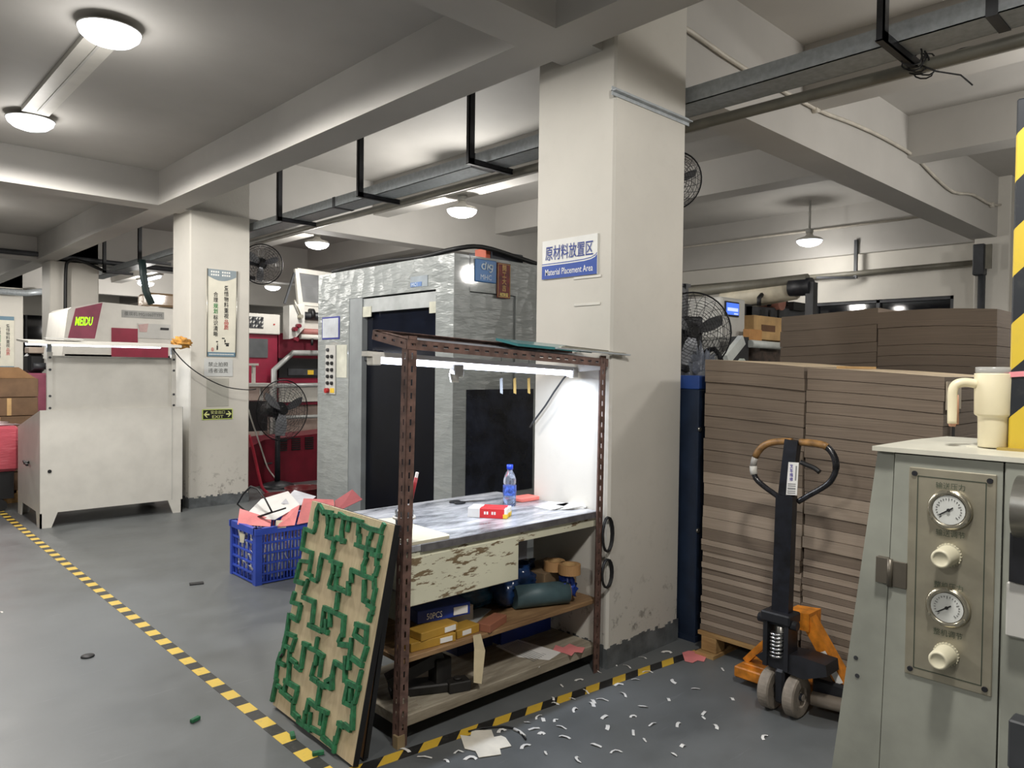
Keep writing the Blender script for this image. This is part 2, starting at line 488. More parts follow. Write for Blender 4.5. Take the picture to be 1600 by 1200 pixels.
for (x, y, top, lb) in ((1.28, 0.4, 3.44, 'saucer lamp above the aisle where the photograph was taken'), (-2.6, 5.2, 3.44, 'saucer lamp over the aisle far to the left'), (-2.6, 0.4, 3.44, 'saucer lamp over the aisle behind the camera'),
                        (5.17, 0.2, 3.38, 'saucer lamp above the aisle right of the grey gauge machine'), (1.28, 11.0, 3.44, 'saucer lamp beyond the second beam on the left'), (1.28, 16.6, 3.44, 'added saucer lamp brightening the far left aisle beyond the third beam'), (5.17, 16.8, 3.38, 'added saucer lamp brightening the far aisle behind the red machine'), (7.24, 0.2, 3.42, 'saucer lamp far right near the outer wall')):  # the two far aisle lamps are added to brighten the dark end
    ceiling_lamp(x, y, top - .16, top, lb, 72 if x > 5 and y < 1 else None, x > 5)
t = thing('tube_lamp', 'short lit tube lamp hanging far back left of the banner column', 'tube lamp', (4.93, 15.8, 3.2))
MB().cyl((4.93, 15.2, 3.2), (4.93, 16.4, 3.2), .03, None, 10).build('lit_tube', TUBE, t)
MB().box((4.89, 15.1, 3.22), (4.97, 16.5, 3.27)).bar((4.93, 15.3, 3.25), (4.93, 15.3, 3.99), .01, .01).bar((4.93, 16.3, 3.25), (4.93, 16.3, 3.99), .01, .01).build('batten', PW, t)
b = MB().box((1.17, 4.85, 3.405), (1.35, 6.68, 3.44)); 
t = tag(b.build('ceiling_trunking', PW), 'wide flat white cable trunking on the left ceiling between two lamps', 'cable trunking')
MB().box((1.255, 4.95, 3.398), (1.27, 6.6, 3.406)).build('seam_strip', PWG, t)

# ------------------------------------------------------------------ cable tray, its hangers, conduits
ty = 3.55
T = thing('cable_tray', 'long galvanised cable tray hung below the ceiling, running behind the main column', 'cable tray', (3.65, 6, 2.98))
for (a, b) in ((-3, .9), (.9, 4.2), (4.2, 6.2), (6.2, 9.0), (9.0, 14.5)):
    m = MB().box((ty, a, 2.985), (ty + .2, b - .004, 2.99)).box((ty, a, 2.985), (ty + .004, b - .004, 3.075)).box((ty + .196, a, 2.985), (ty + .2, b - .004, 3.075))
    m.build('tray_section', GALV, T)
for y in (.9, 4.2, 6.2, 9.0):
    MB().box((ty - .004, y - .02, 2.98), (ty + .204, y + .025, 3.078)).build('joint_strap', DGREY, T)
for i, y in enumerate((-.2, 1.27, 2.62, 4.06, 5.52, 7.02, 8.45, 9.9, 11.35, 13.1)):
    names = {1: 'black angle hanger at upper right with cable ties on its arm', 3: 'black angle hanger nearest the left of the main column', 4: 'middle black angle hanger between the two columns', 5: 'black angle hanger just right of the banner column',
             8: 'right one of two small black hangers left of the banner column', 9: 'left one of two small black hangers left of the banner column'}
    if i in (0, 2, 6, 7): continue
    h = thing('tray_hanger', names[i], 'hanger', (3.42, y, 2.96), 'black steel hangers of the cable tray')
    MB().box((3.39, y - .004, 2.95), (3.44, y + .004, 3.79)).box((3.39, y - .004, 2.95), (3.396, y + .03, 3.79)).build('drop_bar', BLKM, h)
    MB().box((3.39, y - .004, 2.95), (3.84, y + .004, 2.99)).box((3.39, y - .004, 2.95), (3.84, y + .034, 2.955)).build('support_arm', BLKM, h)
p = MB().tube([(3.84, -3, 2.96), (3.84, 1.3, 2.96), (3.84, 5, 2.97), (3.84, 9, 2.97)], .03, 10)
tag(p.build('conduit', PIPE), 'thick olive pipe running alongside the cable tray on its far side', 'pipe')
k = thing('cable_tie_tangle', 'tangle of black cable ties with one loose tail on the right hanger', 'cable ties', (3.78, 1.27, 2.95))
rr = random.Random(3)
for i in range(7):
    c = Vector((3.70 + .035 * i, 1.27 + rr.uniform(-.02, .02), 2.975)); pts = []
    for j in range(14):
        q = 2 * PI * j / 14; pts.append(c + Vector((rr.uniform(-.006, .006) + .02 * math.sin(q * 2), .045 * math.cos(q), .05 * math.sin(q))))
    MB().tube(pts, .004, 5, True).build('cable_tie', BLK, k)
MB().tube([(3.8, 1.25, 2.95), (3.84, 1.2, 2.92), (3.86, 1.1, 2.88), (3.86, 1.05, 2.82)], .004, 5).build('loose_tail', BLK, k)
MB().tube([(3.84, 1.24, 2.97), (3.86, 1.1, 3.0), (3.86, .98, 2.99)], .004, 5).build('loose_tail', BLK, k)
# white cable conduit that wanders over the big beam on the right
yb = 2.405
pts = [ony(px, py, yb) for px, py in ((960, -40), (1000, 0), (1080, 50), (1160, 105), (1275, 170), (1330, 192), (1380, 215), (1430, 245), (1460, 275), (1490, 300), (1520, 304), (1550, 320), (1575, 318))]
c = thing('wall_conduit', 'thin white cable conduit wandering along the big beam on the right', 'cable conduit', pts[5])
MB().tube(smooth(pts, 3), .014, 8).build('conduit_run', PIPEW, c)
for i in (4, 11): MB().cyl(pts[i] + Vector((0, -.02, 0)), pts[i] + Vector((0, .02, 0)), .03, None, 12).build('junction', PIPEW, c)
pts = [(5.28, 2.40, 3.46), (5.28, 1.6, 3.48), (5.28, -1, 3.5)]
b = MB().tube(pts, .012, 8); b.tube([(5.28, 2.4, 3.50), (5.28, 1.6, 3.52), (5.28, -1, 3.54)], .012, 8)
tag(b.build('conduit_pair', PIPEW), 'pair of thin white conduits branching right from the big beam near the ceiling', 'cable conduit')
b = MB().tube([(5.29, 2.9, 3.44), (5.29, 7.8, 3.44)], .01, 6).tube([(5.29, 2.9, 3.48), (5.29, 7.8, 3.48)], .01, 6)
tag(b.build('conduit_pair', PIPEW), 'pair of thin pipes along the small beam left of the main column', 'cable conduit')
tag(MB().tube([(10.28, 2.7, 3.50), (10.28, 14, 3.50)], .016, 6).build('conduit', PIPEW), 'thin pale conduit high on the far right beam', 'cable conduit')
tag(MB().tube([(10.28, 2.7, 2.86), (10.28, 4.2, 2.85), (10.28, 14, 2.82)], .035, 8).build('wall_pipe', PIPE), 'thick grey pipe along the right wall above the window', 'pipe')
h = thing('pipe_bracket', 'small steel bracket under the wall pipe near the lone lamp', 'bracket', (10.1, 4.2, 2.8))
MB().box((10.26, 4.12, 2.78), (10.30, 4.16, 3.3)).build('drop_bar', DGREY, h); MB().bar((10.28, 4.14, 2.79), (10.0, 4.55, 2.80), .04, .03).build('support_arm', DGREY, h)
e = thing('switch_box', 'grey electrical box with pipe on the far right column', 'electrical box', (9.97, 2.6, 2.6))
MB().box((9.86, 2.52, 2.66), (9.99, 2.64, 3.02), .01).build('box_body', DGREY, e)
MB().tube([(9.94, 2.56, 2.66), (9.94, 2.56, .0)], .04, 8).build('drop_pipe', DGREY, e)
MB().box((9.83, 2.44, 2.72), (9.86, 2.50, 3.0)).build('cable_clamp', PIPE, e)
# pipes and cable far left
zz = ony(80, 399, 13.3).z
tag(MB().tube([(-4, 13.34, zz), (2.6, 13.34, zz), (3.5, 13.34, zz - .02), (6, 13.34, zz - .05)], .04, 8).build('conduit', DGREY), 'dark pipe running under the far beam at the left', 'pipe')
pts = [ony(px, py, 13.3) for px, py in ((102, 560), (102, 480), (103, 420), (108, 408), (118, 406), (135, 411), (155, 420), (170, 425), (185, 421), (200, 418))]
tag(MB().tube(smooth(pts), .025, 8).build('cable_hose', BLK), 'black cable looping from the far column to the hangers', 'cable')
pts = [ony(px, py, 11.2) for px, py in ((222, 406), (224, 430), (228, 455), (237, 475))]
tag(MB().tube(pts, .05, 8).build('cable_bundle', mk('dark green cable', (24, 44, 44), .5)), 'thick dark green cable bundle dropping onto the laminating machine', 'cable')
pts = [ony(px, py, 18.7) for px, py in ((-20, 452), (0, 455), (40, 458), (70, 455))]
tag(MB().tube(pts, .07, 8).build('cable_duct', GALV), 'galvanised duct below the ceiling at far left', 'cable duct')

# ================================================================== SIGNS ON THE COLUMNS
RX, UP = (1, 0, 0), (0, 0, 1)
RY = (0, -1, 0)
def vtext(s, top, dz, size, right, mats, parent, bold=.012):
    """a column of characters, one below the other; mats = list of (count, material)"""
    i = 0
    for n, m in mats:
        seg = s[i:i + n]; h = dz * (n - 1) + size
        text('\n'.join(seg), Vector(top) - Vector((0, 0, i * dz + h / 2 - size / 2)), right, UP, size, h, m, parent, bold=bold, ls=1.0)
        i += n
# blue and white area sign on the main column (left face, x = 2.893)
xs = 2.885
t = thing('area_sign', 'blue and white sign reading Material Placement Area on the main column', 'sign', (xs, 2.63, 1.98))
ya, yb_, za, zb = 2.826, 2.440, 1.985, 2.190
MB().box((xs, yb_, za), (2.892, ya, zb)).build('sign_plate', flat('sign white', (226, 226, 222)), t)
def sg(u, v): return Vector((xs - .0012, ya + (yb_ - ya) * u, zb + (za - zb) * v))
curve = [(0, .655), (.5, .655), (.78, .645), (.9, .62), (.97, .575), (1, .52)]
band = [sg(u, v) for u, v in curve] + [sg(1, 1), sg(0, 1)]
MB().prism(band, (.001, 0, 0)).build('blue_band', flat('sign blue', (36, 74, 160)), t)
line = [sg(u, v - .035) for u, v in curve] + [sg(u, v - .055) for u, v in reversed(curve)]
m = MB()
for i in range(5): m.prism([sg(curve[i][0], curve[i][1] - .055), sg(curve[i + 1][0], curve[i + 1][1] - .055), sg(curve[i + 1][0], curve[i + 1][1] - .035), sg(curve[i][0], curve[i][1] - .035)], (.0008, 0, 0))
m.build('blue_line', flat('sign blue', (36, 74, 160)), t)
text('原材料放置区', sg(.5, .335) - Vector((.001, 0, 0)), RY, UP, .335, .078, INKB, t, bold=.008)
text('Material Placement Area', sg(.5, .83) - Vector((.001, 0, 0)), RY, UP, .335, .034, INKW, t, bold=.004)
for (y0, y1, z, lb) in ((2.415, 2.60, 1.975, 'strip of clear tape just under the area sign'), (2.42, 2.595, 1.836, 'strip of white tape lower on the main column below the area sign')):
    tag(MB().box((2.888, y0, z - .008), (2.8932, y1, z + .006), .002).build('tape_strip', PW), lb, 'tape strip')
# steel angle across the right face of the column
tag(MB().box((2.86, 2.315, 2.868), (3.53, 2.343, 2.874)).box((2.86, 2.338, 2.850), (3.53, 2.343, 2.892)).build('steel_strip', GALV), 'thin steel angle strip screwed across the main column near the ceiling', 'steel strip')

# banner column (front face y = 7.90)
yf = 7.893
t = thing('wall_banner', 'tall narrow banner with two columns of Chinese characters on the left column', 'banner', (3.18, 7.9, 1.59))
bx0, bx1, bz0, bz1 = 3.03, 3.345, 1.592, 2.515
MB().box((bx0, yf, bz0), (bx1, 7.899, bz1)).build('banner_sheet', flat('banner cream', (222, 218, 202)), t)
def bn(u, v): return Vector((bx0 + (bx1 - bx0) * u, yf - .0015, bz1 + (bz0 - bz1) * v))
hd = [bn(0, 0), bn(1, 0)] + [bn(1 - i / 10, .075 + .055 * math.sin(PI * (i / 10))) for i in range(11)]
MB().prism(hd, (0, .001, 0)).build('grey_header', flat('banner grey blue', (140, 152, 158)), t)
MB().prism([bn(0, .95), bn(1, .95), bn(1, 1), bn(0, 1)], (0, .001, 0)).build('blue_footer', flat('banner teal', (108, 136, 152)), t)
for r_ in range(2):
    m = MB()
    for k_ in range(9):
        if k_ == 4: continue
        a = bn(.16 + k_ * .075, .03 + r_ * .035); m.box(a - Vector((.008, .002, .009)), a + Vector((.008, .0, .009)))
    m.build('small_print', INKW, t)
m = MB()
for k_ in range(16):
    a = bn(.1 + k_ * .053, .975); m.box(a - Vector((.005, .002, .006)), a + Vector((.005, .0, .006)))
m.build('small_print', INKW, t)
vtext('爱惜物料重视品质', bn(.66, .205) - Vector((0, .001, 0)), .0605, .048, RX, [(6, INK), (2, INKR)], t, .009)
vtext('合理规划标识清晰', bn(.30, .285) - Vector((0, .001, 0)), .0605, .048, RX, [(2, INK), (2, INKG), (4, INK)], t, .009)
m = MB()
for (u, v, w, h) in ((.35, .83, .07, .012), (.37, .86, .02, .02), (.36, .9, .05, .05), (.56, .79, .1, .012), (.62, .82, .04, .03), (.68, .85, .16, .014), (.7, .87, .1, .02)):
    a = bn(u, v); m.prism([a + Vector((-w * .15, 0, -h * .46)), a + Vector((w * .15, 0, -h * .46)), a + Vector((w * .17, 0, h * .46)), a + Vector((-w * .13, 0, h * .5))], (0, .001, 0))
m.build('ink_drawing', INK, t)
m = MB().prism([bn(.2 + .05 * math.cos(q * PI / 5), .92 + .025 * math.sin(q * PI / 5)) for q in range(10)], (0, .001, 0)); m.build('ink_drawing', mk('faded rose print', (200, 150, 140), .8), t)
MB().tube([(bx0 + .004, yf - .004, bz0), (bx0 + .004, yf - .004, bz1)], .005, 6).tube([(bx1 - .004, yf - .004, bz0), (bx1 + .012, yf - .004, bz1 - .0)], .005, 6).build('edge_rail', STEEL, t)
t = thing('paper_notice', 'paper notice with two lines of black characters just under the banner', 'notice', (3.16, 7.9, 1.38))
MB().box((3.008, 7.895, 1.381), (3.312, 7.899, 1.568)).build('sheet', flat('notice paper', (202, 204, 202)), t)
text('禁止拍照\n违者追责', (3.155, 7.8935, 1.475), RX, UP, .21, .115, INKGR, t, bold=.004, ls=1.25)
t = thing('exit_sign', 'black and yellow green EXIT sign with arrows both ways on the left column', 'exit sign', (3.15, 7.9, .92))
MB().box((2.99, 7.893, .922), (3.313, 7.899, 1.032)).build('luminous_border', flat('yellow green', (206, 224, 110)), t)
MB().box((2.998, 7.8915, .93), (3.305, 7.894, 1.024)).build('black_field', flat('sign black', (24, 26, 24)), t)
YG = flat('pale yellow print', (226, 230, 150))
text('安全出口', (3.152, 7.890, .999), RX, UP, .15, .036, YG, t, bold=.004)
text('EXIT', (3.152, 7.890, .951), RX, UP, .12, .030, YG, t, bold=.006)
for sgn in (-1, 1):
    cx = 3.152 + sgn * .118
    a = [(0, .032), (.012, .032), (-.006, .008), (.03, .008), (.03, -.008), (-.006, -.008), (.012, -.032), (0, -.032), (-.03, 0)]
    MB().prism([(cx - sgn * p, 7.8905, .977 + q) for p, q in a], (0, .001, 0)).build('arrow', YG, t)
tag(MB().box((3.035, 7.896, 1.06), (3.27, 7.899, 1.36), .001).build('plastic_sleeve', flat('empty sleeve', (178, 176, 166))), 'empty document sleeve on the left column between notice and exit sign', 'sleeve')
# poster on the far left column
t = thing('wall_banner', 'partly visible far banner on the column at the left picture edge', 'banner', (2.95, 18.88, 2.0))
MB().box((2.75, 18.88, 1.36), (3.17, 18.895, 2.48)).build('banner_sheet', flat('banner cream', (222, 218, 202)), t)
MB().box((2.75, 18.875, 2.40), (3.17, 18.885, 2.48)).box((2.75, 18.875, 1.36), (3.17, 18.885, 1.42)).build('blue_footer', flat('banner teal', (108, 136, 152)), t)
vtext('爱惜物料重视品质', (3.06, 18.878, 2.28), .085, .07, RX, [(6, INK), (2, INKR)], t, .009)
vtext('合理规划标识清晰', (2.90, 18.878, 2.22), .085, .07, RX, [(2, INK), (2, INKG), (4, INK)], t, .009)
t = thing('red_notice', 'dark red notice board low on the far left column', 'notice', (3.0, 18.88, 1.0))
MB().box((2.75, 18.88, 1.02), (3.2, 18.895, 1.26)).build('board', flat('notice red', (150, 40, 48)), t)
m = MB()
for k_ in range(6): m.box((2.8 + k_ * .065, 18.872, 1.08), (2.84 + k_ * .065, 18.879, 1.2))
m.build('blurred_characters', INKW, t)

# ================================================================== INSPECTION TABLE (white cabinet with lamp canopy)
t = thing('inspection_table', 'white steel inspection cabinet with upright back panel and lamp canopy by the banner column', 'inspection table', (2.12, 8.2, 0))
x0, x1 = 1.50, 2.745
prof = [(7.77, .135), (7.77, 1.072), (8.75, .865), (8.75, .135)]
MB().prism([(x0, y, z) for y, z in prof], (x1 - x0, 0, 0)).build('cabinet_body', PW, t)
for (xa, s_) in ((x0, 1), (x1, -1)):
    for yy in (7.77, 8.73):
        MB().prism([(xa, yy, 0), (xa + s_ * .09, yy, 0), (xa + s_ * .14, yy, .135), (xa, yy, .135)], (0, .02, 0)).prism([(xa, yy, 0), (xa, yy + (.13 if yy < 8 else -.11), 0), (xa, yy + (.17 if yy < 8 else -.15), .135), (xa, yy, .135)], (s_ * .015, 0, 0)).build('leg', PW, t)
MB().box((x1 - .105, 7.766, .14), (x1 - .1, 7.7705, 1.07)).build('panel_seam', PWG, t)
MB().box((x1, 7.78, .14), (x1 + .006, 7.80, 1.07)).build('edge_flange', DGREY, t)
MB().cyl((1.575, 7.772, .515), (1.575, 7.764, .515), .016, None, 14).build('bolt_hole', BLK, t)
MB().bar((1.50, 8.25, .56), (1.465, 8.20, .555), .035, .022).bar((1.47, 8.30, .565), (1.465, 8.12, .545), .02, .018).build('latch', BLK, t)
MB().box((1.585, 7.80, 1.068), (2.655, 7.815, 1.563), .003).build('back_panel', PW, t)
MB().box((1.585, 7.795, 1.55), (2.655, 7.82, 1.568)).build('panel_top_rail', STEEL, t)
for xa in (1.558, 2.640):
    p = MB().box((xa, 7.785, 1.06), (xa + .045, 7.82, 1.60)).build('post', PW, t)
    for zz_ in (1.09, 1.20, 1.44, 1.55):
        MB().cyl((xa + .023, 7.786, zz_), (xa + .023, 7.778, zz_), .011, None, 10).build('bolt', DGREY, p)
    MB().box((xa + .003, 7.80, 1.59), (xa + .04, 7.825, 1.70)).build('strap', GALV, p)
MB().prism([(1.36, 7.50, 1.665), (1.36, 7.50, 1.69), (1.36, 8.0, 1.715), (1.36, 8.0, 1.70)], (1.28, 0, 0)).build('canopy', PW, t)
MB().cyl((1.42, 7.93, 1.675), (2.58, 7.93, 1.675), .014, None, 12).build('lit_tube', TUBE, t)
lamp_light('canopy_glow', (2.0, 7.93, 1.655), 8, 1.1, parent=t, shape='RECTANGLE', size_y=.03)
tag(MB().prism([(1.50, 7.55, 1.715), (1.80, 7.55, 1.712), (1.84, 7.9, 1.728), (1.56, 7.95, 1.73)], (0, 0, .006)).build('paper_sheets', mk('dim paper', (178, 178, 174), .8)), 'grey paper sheets lying on the left end of the lamp canopy', 'paper')
def blob(c, r, seed=1, amp=.18, n=18, m=12, fr=2.2, power=1.0, zmin=None):
    from mathutils import noise
    c = Vector(c); vs = []; b = MB()
    for i in range(m + 1):
        th = PI * i / m
        for j in range(n):
            ph = 2 * PI * j / n
            d = Vector((math.sin(th) * math.cos(ph), math.sin(th) * math.sin(ph), math.cos(th)))
            k = 1 + amp * noise.noise(d * fr + Vector((seed * 3.1, seed, 0))) + amp * .5 * noise.noise(d * fr * 2.7 + Vector((0, seed, seed)))
            q = Vector([math.copysign(abs(a) ** power, a) for a in d])
            p = c + Vector((q.x * r[0] * k, q.y * r[1] * k, q.z * r[2] * k))
            if zmin is not None: p.z = max(p.z, zmin)
            vs.append(p)
    b.add(vs, [(i * n + j, i * n + (j + 1) % n, (i + 1) * n + (j + 1) % n, (i + 1) * n + j) for i in range(m) for j in range(n)], True)
    return b
tag(blob((2.69, 7.66, 1.72), (.085, .07, .055), 5, .5, 24, 16, 3).build('cleaning_rag', mk('ochre rag', (206, 150, 74), .95, var=.12, vs=30, bump=.4)), 'crumpled orange rag on the right end of the lamp canopy', 'rag')
pts = [ony(px, py, 7.70) for px, py in ((270, 545), (285, 563), (305, 580), (330, 595), (355, 605), (385, 609), (400, 608))]
tag(MB().tube(smooth(pts), .006, 6).build('lamp_cable', BLK), 'thin black cable hanging from the canopy across the banner column', 'cable')

# ================================================================== STEEL SHELF with bench lamp
def angle(mb, a, b, d1, d2, w=.04, th=.0025, pitch=.052, slot=(.024, .009), n=True):
    """slotted angle: two flanges with real slots"""
    a = Vector(a); b = Vector(b); L = (b - a).length; ax = (b - a) / L
    for d, o in ((Vector(d1), Vector(d2)), (Vector(d2), Vector(d1))):
        d = (d - ax * d.dot(ax)).normalized(); o = (o - ax * o.dot(ax)).normalized() * th
        e0, e1 = (w - slot[1]) / 2, (w + slot[1]) / 2
        def pl(p, q, s0, s1):
            A = a + ax * s0; B = a + ax * s1
            mb.prism([A + d * p, A + d * q, B + d * q, B + d * p], o)
        pl(0, e0, 0, L); pl(e1, w, 0, L)
        k = int(L / pitch); s = 0.0
        for i in range(k):
            c = (i + .5) * L / k
            pl(e0, e1, s, c - slot[0] / 2); s = c + slot[0] / 2
        pl(e0, e1, s, L)
    return mb
R = thing('steel_shelf', 'brown slotted angle rack with two wooden shelves around the lit work bench', 'shelf rack', (2.27, 2.6, 0))
FLp = (1.685, 2.395); FRp = (2.853, 2.352)
angle(MB(), (1.672, 2.395, 0.0), (1.705, 2.398, 1.625), (1, 0, 0), (0, 1, 0), .042).build('post', ANGLE, R)
angle(MB(), (2.846, 2.352, 0.0), (2.862, 2.352, 1.57), (-1, 0, 0), (0, 1, 0), .042).build('post', ANGLE, R)
angle(MB(), (1.69, 2.90, 0.0), (1.69, 2.90, .74), (1, 0, 0), (0, -1, 0), .04).build('post', ANGLE, R)
angle(MB(), (2.83, 2.90, 0.0), (2.83, 2.90, .74), (-1, 0, 0), (0, -1, 0), .04).build('post', ANGLE, R)
MB().box((1.664, 2.388, 0), (1.70, 2.42, .05)).build('foot', mk('worn brass foot', (140, 122, 92), .6), R)
angle(MB(), (1.70, 2.396, 1.612), (2.88, 2.352, 1.555), (0, 1, 0), (0, 0, -1), .04).build('top_rail', ANGLE, R)
angle(MB(), (1.70, 2.40, 1.612), (1.70, 2.645, 1.655), (1, 0, 0), (0, 0, -1), .04).build('top_rail', ANGLE, R)
angle(MB(), (1.70, 2.645, 1.655), (2.885, 2.60, 1.60), (0, -1, 0), (0, 0, -1), .04).build('top_rail', ANGLE, R)
MB().prism([(1.71, 2.405, 1.588), (2.88, 2.362, 1.535), (2.885, 2.60, 1.575), (1.71, 2.635, 1.628)], (0, 0, .012)).build('top_board', mk('painted top board', (150, 152, 160), .6), R)
def board(name, z, th, mat, y1=2.885):
    b = MB()
    b.box((1.69, 2.402, z - th), (2.888, y1, z), .003)
    return b.build(name, mat, R)
board('shelf_board', .347, .022, WOODS, 2.884)
board('shelf_board', .115, .045, WOODG, 2.884)
for z_ in (.30, .05):
    angle(MB(), (1.70, 2.900, z_), (2.85, 2.900, z_), (0, -1, 0), (0, 0, -1), .035).build('shelf_rail', ANGLE, R)
# lamp under the rack's top
t = thing('bench_lamp', 'lit fluorescent tube lamp under the top of the brown rack', 'tube lamp', (2.27, 2.58, 1.5))
la = Vector((1.665, 2.60, 1.553)); lb = Vector((2.872, 2.56, 1.503))
d = (lb - la).normalized()
MB().bar(la - d * .03, lb + d * .012, .05, .02).build('batten', PW, t)
MB().cyl(la + d * .03 + Vector((0, -.01, -.024)), lb - d * .05 + Vector((0, -.01, -.024)), .0135, None, 14).build('lit_tube', TUBE, t)
for q in (la + d * .01, lb - d * .03):
    MB().box(q + Vector((-.02, -.03, -.045)), q + Vector((.02, .022, .004)), .004).build('end_cap', PW, t)
MB().box(la + d * .42 + Vector((-.035, -.05, -.075)), la + d * .42 + Vector((.02, -.015, -.02)), .004).prism([la + d * .36 + Vector((0, -.052, -.06)), la + d * .36 + Vector((.05, -.052, -.075)), la + d * .36 + Vector((.05, -.052, -.10)), la + d * .36 + Vector((.01, -.052, -.10))], (0, .01, 0)).build('switch_tag', PW, t)
mid = (la + lb) / 2
lamp_light('tube_glow', mid + Vector((0, -.012, -.045)), 10, 1.12, color=(.74, .84, 1.0), parent=t, shape='RECTANGLE', size_y=.025, rot=(0, math.asin(.0413), -.033))
pts = [onx(px, py, 2.86) for px, py in ((889, 582), (880, 592), (866, 612), (852, 634), (834, 658), (828, 668))]
tag(MB().tube([(p.x, p.y, p.z) for p in pts], .005, 6).build('lamp_cable', DGREY), 'grey lamp cable slanting down the lit face of the main column', 'cable')
tag(MB().prism([onx(893, 569, 2.85), onx(938, 566, 2.85), onx(941, 578, 2.85), onx(905, 581, 2.85)], (.004, 0, 0)).build('white_flap', PW), 'white card flap behind the right end of the bench lamp', 'card')
# things on top of the rack
q = MB().prism([(2.30, 2.40, 1.602), (2.78, 2.375, 1.582), (2.80, 2.56, 1.612), (2.34, 2.59, 1.632)], (0, 0, .012))
tag(q.build('glass_sheet', mk('teal glass edge', (64, 128, 132), .2, var=.05)), 'teal glass sheet lying on top of the brown rack', 'glass sheet')
for i in range(3):
    tag(MB().bar((2.52 + .05 * i, 2.37 + .022 * i, 1.599 + .006 * i), (3.0 - .01 * i, 2.315 + .022 * i, 1.577 + .006 * i), .018, .007).build('metal_strip', (GALV, ALU, PIPE)[i]), ('thin strip nearest the front on top of the rack, poking past the right post', 'middle one of the thin strips on top of the rack at the right', 'rearmost thin strip on top of the rack at the right')[i], 'strip', 'thin strips on top of the rack')

# ================================================================== WORK BENCH
def m_marble():
    k = NT('marbled bench top'); co = k.coord((1, 3.5, 1), (0, 0, .5))
    n1 = k.noise(co, 3.5, 7, .68)
    k.l(k.ramp(n1, [(.36, (92, 94, 98)), (.5, (160, 161, 165)), (.66, (204, 204, 206))]), k.b.inputs['Base Color'])
    k.b.inputs['Roughness'].default_value = .22
    return k.m
B = thing('work_bench', 'old cream desk with marbled top and chipped drawer under the lamp', 'work bench', (2.28, 2.8, 0))
zt = .79
MB().box((1.70, 2.405, zt - .028), (2.884, 3.17, zt), .003).build('bench_top', [m_marble()], B)
MB().box((1.78, 2.399, zt - .03), (2.884, 2.406, zt - .001)).build('dark_edge', mk('dark worn edging', (98, 96, 98), .5, var=.1, vs=20), B)
MB().box((1.71, 2.412, .715), (2.882, 2.43, zt - .03)).build('apron', CREAM, B)
dr = MB().box((1.722, 2.408, .545), (2.332, 2.432, .742), .003).build('drawer', CREAM, B)
MB().box((1.73, 2.43, .55), (2.325, 2.86, .735)).build('drawer_box', CREAMP, dr)
MB().box((1.708, 2.43, .48), (1.722, 3.15, .76)).build('side_panel', CREAMP, B)
MB().box((1.703, 2.45, .60), (1.709, 2.75, .604)).build('side_hook', STEEL, B)
MB().box((1.722, 3.12, .35), (2.884, 3.14, .76)).build('back_panel', CREAMP, B)
for (xa, ya_) in ((1.712, 3.10), (2.84, 3.10)):
    MB().box((xa, ya_, 0), (xa + .035, ya_ + .035, .76)).build('leg', CREAMP, B)
MB().box((2.345, 2.50, .60), (2.47, 2.85, .745)).box((2.47, 2.50, .60), (2.475, 2.86, .745)).build('inner_tray', mk('grey steel tray', (120, 124, 132), .4, .3), B)
tag(MB().prism([(1.73, 2.41, zt + .0005), (1.93, 2.41, zt + .0005), (1.945, 2.43, zt + .0005), (1.955, 2.87, zt + .0005), (1.74, 2.93, zt + .0005)], (0, 0, .012)).build('cutting_mat', flat('cream mat', (204, 197, 174))), 'cream mat on the left end of the bench top', 'mat')
# bottle
c = onz(796, 790, zt); c.z = zt + .001
t = thing('water_bottle', 'clear plastic water bottle with blue cap and blue label on the bench', 'bottle', c)
bp = [(0, 0), (.03, 0), (.034, .006), (.034, .05), (.031, .056), (.034, .062), (.034, .10), (.030, .108), (.033, .118), (.033, .135), (.026, .16), (.0145, .18), (.0135, .19), (.0135, .20)]
MB().lathe(c, bp, 26).build('bottle_body', mk('bottle plastic', (225, 235, 255), .08, var=0, trans=.9, spec=.5), t)
MB().lathe(c, [(.0, .003), (.0325, .004), (.0325, .075), (0, .0752)], 22).build('water', mk('water', (190, 215, 255), .03, var=0, trans=.95), t)
MB().lathe(c, [(.0345, .055), (.0348, .057), (.0348, .105), (.0345, .107)], 24).build('label_band', mk('blue bottle label', (70, 100, 205), .3, var=.3, vs=60, alpha=.8), t)
MB().cyl(c + Vector((0, 0, .188)), c + Vector((0, 0, .212)), .0165, None, 18).build('cap', mk('blue cap', (30, 70, 215), .4), t)
